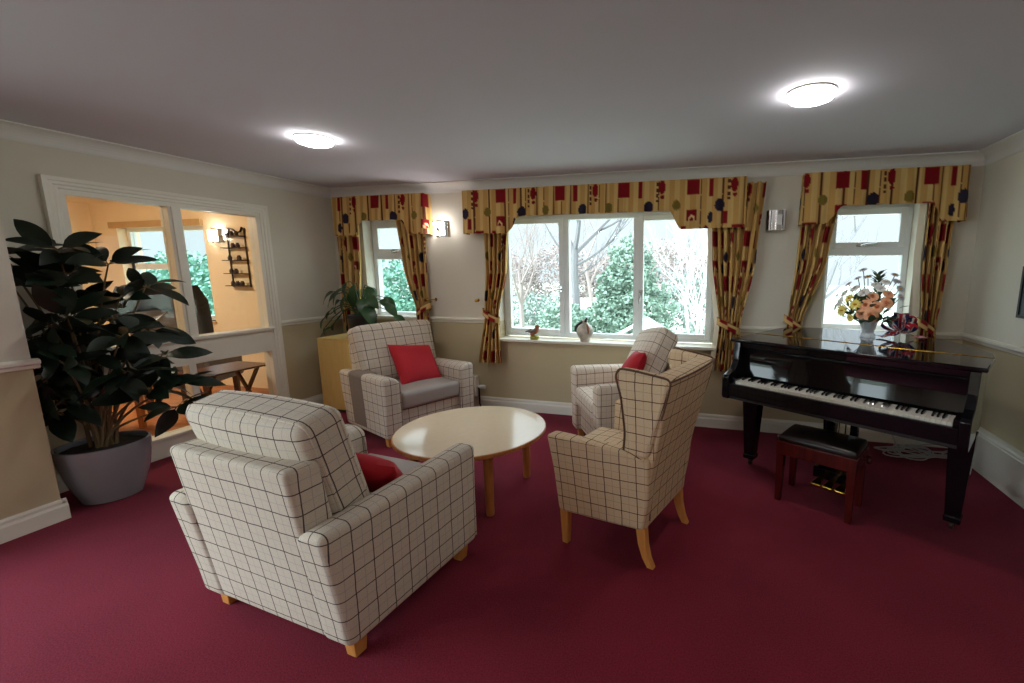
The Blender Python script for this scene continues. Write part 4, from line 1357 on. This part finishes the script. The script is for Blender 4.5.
def bot1(x):
    d = max(smooth(-3.80, -3.92, x), smooth(-3.30, -3.18, x))
    return 2.03 - 0.15 * d
def bot2(x):
    d = max(smooth(-1.92, -2.10, x), smooth(-0.50, -0.38, x))
    return 2.035 - 0.165 * d - 0.01 * sin(pi * (x + 2.5) / 2.6)
def bot3(x):
    d = max(smooth(0.92, 0.78, x), smooth(1.52, 1.64, x))
    return 2.02 - 0.14 * d
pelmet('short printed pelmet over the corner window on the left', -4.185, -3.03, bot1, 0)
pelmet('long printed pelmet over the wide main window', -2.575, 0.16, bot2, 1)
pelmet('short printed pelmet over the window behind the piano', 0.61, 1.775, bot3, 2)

def curtain(label, st, folds, fw, seed, tie=None, y0=-0.075, lining=None):
    """st: list of (z, x left, x right) from top to hem; tie: z of the tieback"""
    ztop, zbot = st[0][0], st[-1][0]
    t = thing('curtain', label, 'curtain', ((st[0][1] + st[0][2]) / 2, y0, zbot), 0, 'printed curtains tied back')
    cx = (st[0][1] + st[0][2]) / 2
    def edges(z):
        for k in range(len(st) - 1):
            a, b = st[k], st[k + 1]
            if a[0] >= z >= b[0]:
                q = (a[0] - z) / (a[0] - b[0])
                q = q * q * (3 - 2 * q) * 0.5 + q * 0.5
                return a[1] + (b[1] - a[1]) * q, a[2] + (b[2] - a[2]) * q
        return st[-1][1], st[-1][2]
    nx, nz = folds * 14, 110
    mb = MB(); mb.c = []
    vs, fs = [], []
    for i in range(nx + 1):
        s = i / nx
        for j in range(nz + 1):
            z = ztop + (zbot - ztop) * j / nz
            xl, xr = edges(z)
            wdt = xr - xl
            amp = 0.030
            sh = 1.0
            if tie: sh = 0.55 + 0.45 * min(1, abs(z - tie) / 0.18)
            ph = 2 * pi * folds * s + 0.5 * sin(3 * z + s * 5)
            x = xl + wdt * (s + 0.018 * sin(2 * ph))
            y = -amp * sh * cos(ph) - 0.006 * sin(2.3 * ph + z * 4)
            vs.append((x - cx, y, z - zbot))
            mb.c.append(print_cloth(s * fw, ztop - z, seed))
    w = nz + 1
    for i in range(nx):
        for j in range(nz):
            fs.append((i * w + j, i * w + j + 1, (i + 1) * w + j + 1, (i + 1) * w + j))
    mb.add(vs, fs)
    mb.build('curtain_cloth', M_dye, t, recalc=False)
    if tie:
        xl, xr = edges(tie)
        tb = MB(); tb.c = []
        vs, fs = [], []
        side = -1 if tie_side(st) < 0 else 1          # side of the wall hook
        for k in range(41):
            a = 2 * pi * k / 40
            for j in range(9):
                h = -0.035 + 0.07 * j / 8
                x = (xl + xr) / 2 - cx + ((xr - xl) / 2 + 0.016) * cos(a) + side * 0.01
                y = -0.0 + 0.050 * sin(a)
                vs.append((x, y, tie - zbot + h + 0.05 * side * cos(a)))
                tb.c.append(MAR if (k // 5 + (j > 4)) % 3 == 0 else (OCH if j not in (0, 8) else BRN))
        for k in range(40):
            for j in range(8):
                fs.append((k * 9 + j, (k + 1) * 9 + j, (k + 1) * 9 + j + 1, k * 9 + j + 1))
        tb.add(vs, fs)
        tb.build('tieback', M_dye, t, recalc=False)
    if lining is not None:
        # pale lining turned out along one edge
        lb_ = MB()
        vs, fs = [], []
        for j in range(61):
            z = ztop + (zbot - ztop) * j / 60
            xl, xr = edges(z)
            e = xl if lining < 0 else xr
            for q in range(4):
                vs.append((e - cx + lining * (0.004 + 0.014 * q), 0.012 + 0.010 * q + 0.004 * sin(z * 9), z - zbot))
        for j in range(60):
            for q in range(3):
                fs.append((j * 4 + q, (j + 1) * 4 + q, (j + 1) * 4 + q + 1, j * 4 + q + 1))
        lb_.add(vs, fs)
        lb_.build('lining_edge', M_lining, t, recalc=False)
    return t
def tie_side(st):
    top, low = st[0], st[2]
    return (low[1] + low[2]) / 2 - (top[1] + top[2]) / 2
curtain('printed curtain left of the corner window, behind the house plant', [(2.27, -4.17, -3.93), (1.6, -4.20, -3.92), (1.05, -4.22, -3.98), (0.55, -4.23, -3.98)], 4, 0.62, 0, None, lining=None)
curtain('printed curtain right of the corner window, swept to its hook', [(2.27, -3.42, -3.08), (1.55, -3.36, -3.085), (1.06, -3.24, -3.09), (0.62, -3.22, -3.08)], 5, 0.66, 1, 1.08)
curtain('printed curtain left of the main window, tied back over the dado rail', [(2.27, -2.36, -2.08), (1.5, -2.37, -2.14), (1.03, -2.41, -2.25), (0.53, -2.50, -2.24)], 5, 0.62, 2, 1.03)
curtain('wide printed curtain right of the main window, beside the piano', [(2.25, -0.13, 0.325), (1.6, -0.10, 0.27), (1.0, -0.02, 0.16), (0.58, -0.05, 0.16)], 7, 0.9, 3, 1.0, lining=-1)
curtain('printed curtain left of the window behind the piano', [(2.27, 0.63, 0.93), (1.6, 0.60, 0.84), (1.04, 0.555, 0.675), (0.60, 0.53, 0.70)], 5, 0.64, 4, 1.04)
curtain('printed curtain right of the window behind the piano, pale lining showing', [(2.27, 1.545, 1.73), (1.6, 1.545, 1.715), (1.04, 1.58, 1.69), (0.60, 1.55, 1.72)], 4, 0.6, 5, 1.04, lining=-1)
def holdback(x, z, d, label):
    h = MB().lathe([(0.018, 0), (0.018, 0.006), (0.007, 0.01), (0.006, 0.10), (0.014, 0.104), (0.016, 0.112), (0.010, 0.122), (0.0001, 0.124)], 16, axis='y')
    o = h.build('curtain_holdback', M_brass)
    o.location = (x, 0, z)
    o.rotation_euler = (0, 0, R(20) * d)
    tag(o, label, 'curtain hook', 'brass curtain hooks')
holdback(-3.045, 1.19, -1, 'brass knob hook on the wall right of the corner window')
holdback(-2.53, 1.19, 1, 'brass knob hook on the wall left of the main window')

# ================================================================== WALL LAMPS
def sconce(x, z, lit, label, m=M_sconce):
    t = thing('wall_lamp', label, 'wall lamp', (x, 0, z), 0, 'square chrome wall lamps')
    sh = MB()
    hw, hh, n = 0.085, 0.085, 18
    vs, fs = [], []
    for i in range(n + 1):
        a = -pi / 2 + pi * i / n
        for zz in (-hh, hh):
            vs.append((hw * sin(a), -0.012 - 0.062 * cos(a), zz))
    for i in range(n):
        fs.append((2 * i, 2 * i + 2, 2 * i + 3, 2 * i + 1))
    k = len(vs)
    for i in range(n + 1):
        a = -pi / 2 + pi * i / n
        for zz in (-hh, hh):
            vs.append((0.96 * hw * sin(a), -0.012 - 0.057 * cos(a), zz))
    for i in range(n):
        a = k + 2 * i
        fs.append((a, a + 1, a + 3, a + 2))
        fs.append((2 * i, a, a + 2, 2 * i + 2)); fs.append((2 * i + 1, 2 * i + 3, a + 3, a + 1))
    sh.add(vs, fs)
    sh.build('chrome_shield', M_chrome, t, angle=60)
    MB().box(-0.06, 0.06, -0.014, -0.001, -0.06, 0.06).build('wall_plate', M_chrome, t, smooth=False)
    if lit:
        MB().box(-0.066, 0.052, -0.088, -0.080, -0.066, 0.066).build('glass_panel', m, t, smooth=False, bevel=0.003)
        MB().box(-0.03, 0.03, -0.068, -0.045, 0.0, 0.08).build('bulb', m, t, smooth=False)
        MB().tube([(-0.012, -0.09, -0.03), (-0.012, -0.09, -0.075), (-0.012, -0.07, -0.09)], 0.006, 8).build('stem', M_chrome, t)
        MB().box(-0.03, 0.006, -0.092, -0.088, -0.03, 0.012).build('switch', M_chrome, t, smooth=False)
    else:
        MB().box(0.005, 0.045, -0.082, -0.074, -0.04, 0.045).build('glass_panel', M_opal, t, smooth=False, bevel=0.003)
        for u in (-0.055, -0.03, 0.062):
            MB().box(u - 0.006, u + 0.006, -0.078 + 0.05 * abs(u) * 10 * abs(u), -0.05, -hh, hh).build('flute', M_chrome, t, smooth=False)
    return t
sconce(-2.895, 1.935, True, 'lit square wall lamp between the corner window and the main window')
sconce(0.42, 1.93, False, 'unlit chrome wall lamp between the main window and the piano window')
sconce(-6.09, 1.93, True, 'lit wall lamp in the room beyond the screen, beside the iron rack')

# ================================================================== SILL ORNAMENTS, PICTURE, PIPE VALVE
SILL = W2[2] + 0.0062
M_terra = mat('bird_brown', srgb(150, 92, 62), 0.4); M_moss = mat('bird_moss', srgb(150, 148, 52), 0.5, noise=0.3, nscale=40)
M_birdgrey = mat('bird_grey', srgb(98, 92, 88), 0.4)
b = thing('bird_ornament', 'small brown bird figurine on a mossy base, left end of the sill', 'ornament', (-1.885, -0.01, SILL))
MB().rbox(0.04, 0.03, 0.022, 0.018, (0.0, 0, 0.0225), n=3, fn=lambda x, y, z: (x * (1.1 - 3 * z), y, z)).build('base', M_moss, b)
MB().rbox(0.05, 0.03, 0.034, 0.03, (0.0, 0, 0.085), n=4, fn=lambda x, y, z: (x, y * (1 - 3 * abs(x)), z + 0.5 * x)).build('body', M_terra, b)
MB().rbox(0.022, 0.02, 0.021, 0.019, (0.032, 0, 0.136), n=3).build('head', M_terra, b)
MB().tube([(0.05, 0, 0.137), (0.075, 0, 0.132)], [0.008, 0.001], 8).build('beak', M_moss, b)
MB().prism([(-0.02, 0.09), (-0.095, 0.072), (-0.10, 0.084), (-0.03, 0.112)], -0.014, 0.014, 'y').build('tail', M_birdgrey, b, smooth=False, bevel=0.004)
for s in (-1, 1):
    MB().rbox(0.04, 0.006, 0.02, 0.005, (-0.015, s * 0.03, 0.09), n=3, fn=lambda x, y, z: (x, y, z * (0.6 + 8 * x) + 0.3 * x)).build('wing', M_birdgrey, b)
M_mottle = mat('mottled_ceramic', srgb(186, 178, 166), 0.3, noise=0.35, nscale=16)
j = thing('ceramic_jug', 'round mottled ceramic jug with a black handle on the main window sill', 'ornament', (-1.335, -0.005, SILL))
MB().lathe([(0.0001, 0), (0.045, 0), (0.05, 0.008), (0.05, 0.022), (0.068, 0.05), (0.085, 0.09), (0.084, 0.125), (0.066, 0.16), (0.038, 0.18), (0.026, 0.186), (0.024, 0.205), (0.03, 0.215), (0.022, 0.215), (0.018, 0.19), (0.0001, 0.17)], 32, cap=False).build('body', M_mottle, j)
MB().tube([(-0.02 - 0.07 * sin(pi * k / 12) - 0.01 * k / 12, -0.005, 0.205 - 0.145 * k / 12) for k in range(13)], [0.010 + 0.006 * sin(pi * k / 12) for k in range(13)], 10).build('handle', M_blackpot, j)
MB().tube([(0.012, -0.02, 0.20), (0.02, -0.02, 0.225), (0.032, -0.02, 0.242)], [0.016, 0.012, 0.007], 10).build('spout', M_blackpot, j)
MB().tube([(0.035, -0.055, 0.19), (0.055, -0.06, 0.14), (0.055, -0.065, 0.09)], [0.006, 0.016, 0.006], 10).build('dark_streak', M_terra, j)

pf = thing('picture_frame', 'dark framed picture on the right wall, cut by the edge of view', 'picture', (XR, -0.95, 1.36))
fr = MB()
y0, y1, z0, z1 = -0.285, 0.285, -0.17, 0.17
fr.box(-0.02, -0.001, y0, y0 + 0.02, z0, z1).box(-0.02, -0.001, y1 - 0.02, y1, z0, z1).box(-0.02, -0.001, y0 + 0.02, y1 - 0.02, z0, z0 + 0.02).box(-0.02, -0.001, y0 + 0.02, y1 - 0.02, z1 - 0.02, z1)
fr.build('frame', M_blackm, pf, smooth=False)
MB().box(-0.012, -0.002, y0 + 0.02, y1 - 0.02, z0 + 0.02, z1 - 0.02).build('print', M_picture, pf, smooth=False)

rv = thing('pipe_valve', 'cream radiator pipe end with white valve, low on the back wall beside the armchair', 'radiator valve', (-2.56, 0, 0))
MB().box(-0.16, -0.0, -0.085, -0.002, 0.14, 0.37).build('radiator_end', M_trim, rv, smooth=False, bevel=0.012, seg=3)
MB().lathe([(0.012, 0), (0.012, 0.03), (0.022, 0.034), (0.024, 0.085), (0.018, 0.095), (0.0001, 0.096)], 18, axis='x', c=(0.0, -0.05, 0.25)).build('valve_head', M_opal, rv)
MB().tube([(0.02, -0.05, 0.24), (0.02, -0.05, 0.06), (0.02, -0.03, 0.02)], 0.009, 10).build('pipe', M_blackm, rv)

# ================================================================== THE ROOM BEYOND THE SCREEN
tt = thing('folding_tray_table', 'dark wood folding table with crossed legs behind the glazed screen', 'table', (-4.74, -1.06, 0))
MB().box(-0.23, 0.23, -0.30, 0.30, 0.535, 0.552).box(-0.23, 0.23, -0.30, -0.28, 0.515, 0.535).box(-0.23, 0.23, 0.28, 0.30, 0.515, 0.535).build('table_top', M_darkwood, tt, smooth=False, bevel=0.004)
for yy in (-0.20, 0.20):
    for s in (-1, 1):
        off = 0.013 * s
        MB().add([(s * -0.20 - 0.018, yy + off - 0.011, 0), (s * -0.20 + 0.018, yy + off - 0.011, 0), (s * -0.20 + 0.018, yy + off + 0.011, 0), (s * -0.20 - 0.018, yy + off + 0.011, 0),
                  (s * 0.15 - 0.018, yy + off - 0.011, 0.535), (s * 0.15 + 0.018, yy + off - 0.011, 0.535), (s * 0.15 + 0.018, yy + off + 0.011, 0.535), (s * 0.15 - 0.018, yy + off + 0.011, 0.535)],
                 [(0, 3, 2, 1), (4, 5, 6, 7), (0, 1, 5, 4), (1, 2, 6, 5), (2, 3, 7, 6), (3, 0, 4, 7)]).build('leg', M_darkwood, tt, smooth=False)
MB().tube([(0, -0.2, 0.23), (0, 0.2, 0.23)], 0.011, 10).build('stretcher', M_darkwood, tt)

rk = thing('wall_rack', 'dark iron rack of small shelves with scrolled top on the apricot wall', 'wall rack', (-5.815, 0, 1.30))
for s in (-1, 1):
    MB().tube([(s * 0.14, -0.01, 0), (s * 0.14, -0.01, 0.64), (s * 0.135, -0.01, 0.70), (s * 0.10, -0.01, 0.715), (s * 0.095, -0.01, 0.69)], 0.009, 8).build('upright', M_iron, rk)
MB().tube([(-0.14, -0.01, 0.64), (-0.10, -0.01, 0.715), (-0.04, -0.01, 0.70), (0.02, -0.01, 0.66), (0.08, -0.01, 0.675), (0.11, -0.01, 0.72), (0.145, -0.01, 0.71), (0.14, -0.01, 0.64)], 0.011, 8).build('scroll', M_iron, rk)
for k, z in enumerate((0.02, 0.17, 0.33, 0.48, 0.62)):
    MB().box(-0.155, 0.155, -0.10, -0.004, z - 0.010, z).build('shelf', M_iron, rk, smooth=False)
    for i in range(3):
        if (i + k) % 4 == 3: continue
        jx = -0.08 + 0.075 * i
        jr = MB().lathe([(0.0001, 0), (0.022, 0), (0.024, 0.03), (0.016, 0.045), (0.014, 0.055), (0.0001, 0.056)], 12, c=(-5.815 + jx, -0.055, 1.30 + z + 0.001), cap=False).build('jar', M_iron)
        tag(jr, 'small dark jar standing on the iron wall rack', 'jar', 'small jars on the iron rack')

def lounge_seat():
    t = thing('high_back_chair', 'grey high-backed chair beyond the screen with a black coat over it', 'chair', (-5.62, -0.79, 0), R(25))
    MB().rbox(0.30, 0.28, 0.09, 0.04, (0, 0, 0.45)).build('seat', M_greyup, t)
    MB().rbox(0.30, 0.07, 0.42, 0.06, (0, -0.26, 0.86), n=4, fn=lambda x, y, z: (x, y - 0.12 * z, z)).build('backrest', M_greyup, t)
    for s in (-1, 1):
        MB().rbox(0.045, 0.27, 0.17, 0.03, (s * 0.31, 0, 0.48)).build('arm', M_greyup, t)
        for y in (-0.24, 0.24):
            MB().frustum((s * 0.27, y, 0), (0.02, 0.02), (s * 0.27, y, 0.37), (0.025, 0.025)).build('leg', M_darkwood, t, smooth=False)
    return t
ls = lounge_seat()
def coat():
    mb = MB()
    def fn(x, y, z):
        k = (0.22 - z) / 0.44
        return (x * (0.85 + 0.3 * k) + 0.01 * sin(20 * z), y * (0.8 + 0.5 * k) + 0.012 * sin(x * 30) * k - 0.12 * z, z - 0.03 * abs(x) / 0.3)
    mb.rbox(0.31, 0.10, 0.14, 0.06, (0, -0.31, 1.25), n=8, fn=fn)
    mb.tube([(0.29, -0.30, 1.32), (0.37, -0.32, 1.18), (0.40, -0.33, 1.0), (0.41, -0.33, 0.84)], [0.07, 0.07, 0.055, 0.05], 12)
    mb.tube([(-0.27, -0.30, 1.32), (-0.35, -0.32, 1.15), (-0.36, -0.33, 0.95)], [0.07, 0.065, 0.05], 12)
    o = mb.build('coat', M_coat)
    o.location = ls.location
    o.rotation_euler = ls.rotation_euler
    tag(o, 'black coat hung over the high-backed chair beyond the screen', 'coat')
coat()
def wood_chair(label, loc, rz, seatm, backm, hb):
    t = thing('wooden_armchair', label, 'chair', loc, rz, 'chairs in the room beyond the screen')
    MB().rbox(0.25, 0.25, 0.05, 0.03, (0, 0, 0.45)).build('seat', seatm, t)
    MB().rbox(0.25, 0.05, hb / 2, 0.045, (0, -0.25, 0.50 + hb / 2), n=4, fn=lambda x, y, z: (x, y - 0.15 * z, z)).build('backrest', backm, t)
    for s in (-1, 1):
        MB().box(s * 0.28 - 0.025, s * 0.28 + 0.025, -0.27, 0.25, 0.64, 0.67).build('armrest', M_oak, t, smooth=False, bevel=0.008)
        for y in (-0.24, 0.22):
            MB().frustum((s * 0.28, y, 0), (0.02, 0.02), (s * 0.28, y, 0.64), (0.024, 0.024)).build('leg', M_oak, t, smooth=False)
        MB().box(s * 0.28 - 0.012, s * 0.28 + 0.012, -0.24, 0.22, 0.34, 0.39).build('side_rail', M_oak, t, smooth=False)
    for y in (-0.24, 0.22):
        MB().box(-0.28, 0.28, y - 0.012, y + 0.012, 0.36, 0.41).build('seat_rail', M_oak, t, smooth=False)
    return t
wood_chair('wooden armchair with pale blue seat beyond the low glass', (-5.45, -1.75, 0), R(-60), M_skyblue, M_navy, 0.55)
wood_chair('wooden armchair with navy high back beyond the screen', (-6.75, -0.85, 0), R(-20), M_navy, M_navy, 0.85)

# ================================================================== GARDEN
struct(MB().box(-45, 40, 0.24, 60, -0.7, -0.45).box(-45, LX - 0.1, -40, 0.24, -0.7, -0.45).box(LX - 0.1, -4.045, -40, LF - 0.1, -0.7, -0.45).build('ground', M_grass, smooth=False))
GZ = -0.45
def branch(mb, p, d, L_, r, depth, spread, rnd, upw=0.15, sides=5, shrink=0.72):
    pts, rs = [p], [r]
    q = p.copy(); dd = d.copy()
    n = 4
    for i in range(n):
        dd = (dd + Vector((rnd.uniform(-1, 1), rnd.uniform(-1, 1), rnd.uniform(-1, 1))) * 0.13 + Vector((0, 0, upw * 0.2))).normalized()
        q = q + dd * (L_ / n)
        pts.append(q.copy()); rs.append(r * (1 - 0.38 * (i + 1) / n))
    mb.tube(pts, rs, sides, cap=False)
    if depth <= 0: return
    k = rnd.choice((2, 3, 3)) if depth > 1 else 3
    for j in range(k):
        s = rnd.uniform(0.45, 1.0) if j else 1.0
        idx = min(n, max(1, int(s * n)))
        ax = Vector((rnd.uniform(-1, 1), rnd.uniform(-1, 1), rnd.uniform(-0.4, 0.8))).normalized()
        nd = (dd + ax * spread).normalized()
        branch(mb, pts[idx], nd, L_ * rnd.uniform(shrink - 0.1, shrink + 0.1), rs[idx] * 0.68, depth - 1, spread, rnd, upw, max(3, sides - 1), shrink)
def bare_tree(name, label, loc, h, r, depth, m, seed, spread=0.75, upw=0.15, lean=(0, 0), group=None, multi=1):
    rnd = random.Random(seed)
    mb = MB()
    for k in range(multi):
        d = Vector((lean[0] + (rnd.uniform(-.5, .5) if multi > 1 else 0), lean[1] + (rnd.uniform(-.4, .4) if multi > 1 else 0), 1)).normalized()
        branch(mb, Vector((rnd.uniform(-.1, .1) if multi > 1 else 0, 0, 0)), d, h, r, depth, spread, rnd, upw)
    o = mb.build(name, m, recalc=False)
    o.location = loc
    return tag(o, label, 'tree', group)
def forked_tree():
    rnd = random.Random(4)
    mb = MB()
    mb.tube([(0, 0, 0), (0.03, 0, 0.9), (-0.02, 0, 1.8), (0.0, 0, 2.6)], [0.17, 0.13, 0.12, 0.11], 8, cap=False)
    for z, d, L_, r in ((2.55, (-0.45, 0.1, 0.9), 1.5, 0.075), (2.6, (0.15, -0.1, 1.0), 1.6, 0.08), (2.45, (0.75, 0.1, 0.65), 1.7, 0.065), (2.1, (0.9, -0.1, 0.42), 1.5, 0.05), (2.2, (-0.85, 0.0, 0.6), 1.2, 0.045), (1.7, (0.6, 0.3, 0.5), 0.9, 0.03)):
        branch(mb, Vector((0, 0, z)), Vector(d).normalized(), L_, r, 4, 0.6, rnd, 0.2)
    o = mb.build('bare_tree', M_bark, recalc=False)
    o.location = (-4.50, 9, GZ)
    tag(o, 'bare tree with forked trunk in the middle pane of the main window', 'tree')
forked_tree()
bare_tree('bare_tree', 'bare twiggy tree in the left pane of the main window', (-6.6, 9.5, GZ), 1.6, 0.09, 6, M_twig, 9, 0.75)
bare_tree('bare_tree', 'slim bare sapling at the far left of the main window', (-7.7, 12, GZ), 2.0, 0.08, 5, M_twig, 12, 0.65)
bare_tree('bare_tree', 'hazy bare tree at the back, left of the evergreen', (-6.3, 17, GZ), 2.4, 0.11, 6, M_twig, 31, 0.7)
bare_tree('bare_tree', 'bare tree whose boughs cross the window behind the piano', (2.2, 8.5, GZ), 2.3, 0.10, 5, M_bark, 17, 0.8, 0.05, (0.35, 0))
bare_tree('bare_tree', 'bare trees seen in the top pane of the corner window', (-9.4, 8.5, GZ), 2.2, 0.09, 5, M_bark, 23, 0.55)
bare_tree('silver_shrub', 'pale silver bare shrub fanning up in the right pane of the main window', (-0.55, 5.9, GZ), 1.25, 0.036, 5, M_palebark, 6, 0.62, 0.5, multi=5)

def leafy(name, label, blobs, n, size, m, seed, group=None):
    """evergreen mass of small leaf blades gathered in rounded clumps; blobs: (centre, radii)"""
    rnd = random.Random(seed)
    base = blobs[0][0]
    mb = MB()
    for c, rad in blobs:
        k = int(n * rad[0] * rad[2])
        # dark woody core keeps the mass from being see-through
        for i in range(k):
            a, e = rnd.uniform(0, 2 * pi), math.asin(rnd.uniform(-1, 1))
            q = rnd.uniform(0.55, 1.0) ** 0.5 * (1 + 0.16 * sin(5 * a + 3 * e) + 0.1 * sin(11 * e + 2 * a))
            p = Vector((c[0] + rad[0] * q * cos(e) * cos(a), c[1] + rad[1] * q * cos(e) * sin(a), c[2] + rad[2] * q * sin(e)))
            if p.z < GZ: continue
            d = Vector((rnd.uniform(-1, 1), rnd.uniform(-1, 1), rnd.uniform(-0.6, 1))).normalized()
            sd = d.orthogonal().normalized()
            s = size * rnd.uniform(0.6, 1.4)
            mb.add([p - sd * s * 0.4 - Vector(base), p + d * s * 0.5 - Vector(base) + sd * 0.0 - sd * 0.1 * s, p + sd * s * 0.4 - Vector(base), p - d * s * 0.7 - Vector(base)], [(0, 1, 2, 3)])
    o = mb.build(name, m, recalc=False, smooth=False)
    o.location = base
    return tag(o, label, 'tree' if 'tree' in name or 'conifer' in name else 'shrub', group)
leafy('evergreen_tree', 'rounded evergreen tree behind the middle and right panes of the main window', [((-2.35, 7.2, 1.35), (0.62, 0.6, 0.95)), ((-2.2, 7.2, 0.4), (0.95, 0.8, 0.95)), ((-3.15, 7.4, 0.0), (0.6, 0.6, 0.65)), ((-2.75, 7.3, 0.8), (0.55, 0.6, 0.8))], 5200, 0.085, M_ever, 2)
leafy('garden_shrub', 'green shrub low in the middle pane of the main window', [((-4.6, 8.4, -0.05), (0.9, 0.6, 0.5)), ((-4.0, 7.6, -0.15), (0.5, 0.5, 0.45))], 5200, 0.075, M_ever, 8)
leafy('garden_shrub', 'misty grey scrub low in the left pane of the main window', [((-7.2, 10.5, 0.1), (1.5, 0.7, 0.6)), ((-6.0, 10.5, 0.05), (1.0, 0.7, 0.6))], 3000, 0.07, M_haze, 5)
leafy('garden_shrub', 'misty scrub behind the pale silver shrub', [((-0.4, 9.6, 0.5), (1.5, 0.8, 1.0)), ((0.6, 10.0, 0.9), (0.9, 0.8, 1.2))], 2400, 0.08, M_haze, 15)
leafy('ivy_hedge', 'ivy-green hedge outside the corner window', [((-6.9, 3.6, 0.6), (1.1, 0.6, 1.1)), ((-6.0, 3.8, 0.4), (0.9, 0.6, 1.0))], 5200, 0.065, M_ivy, 18)
leafy('ivy_hedge', 'teal green hedge outside the window of the room beyond the screen', [((-15.0, 5.2, 0.6), (2.3, 0.9, 1.3)), ((-12.6, 5.0, 0.5), (1.6, 0.9, 1.2))], 2600, 0.10, M_ivy, 28)
leafy('distant_tree_line', 'hazy pinkish tree line at the back of the garden', [((-16 + 4.2 * k, 26 + (k % 3), 0.8), (2.8, 1.0, 2.0 + 0.5 * (k % 2))) for k in range(5)], 900, 0.13, M_twig, 44)
# white pitched roof of a low outbuilding
ob = thing('outbuilding', 'white pitched roof of a low outbuilding below the main window', 'building', (-1.60, 3.4, GZ))
MB().box(-0.35, 0.75, -0.4, 0.7, 0, 0.62).build('wall', M_white, ob, smooth=False)
MB().prism([(-0.45, 0.66), (0.2, 1.02), (0.85, 0.66), (0.85, 0.70), (0.2, 1.07), (-0.45, 0.70)], -0.5, 0.8, 'y').build('roof', M_white, ob, smooth=False)
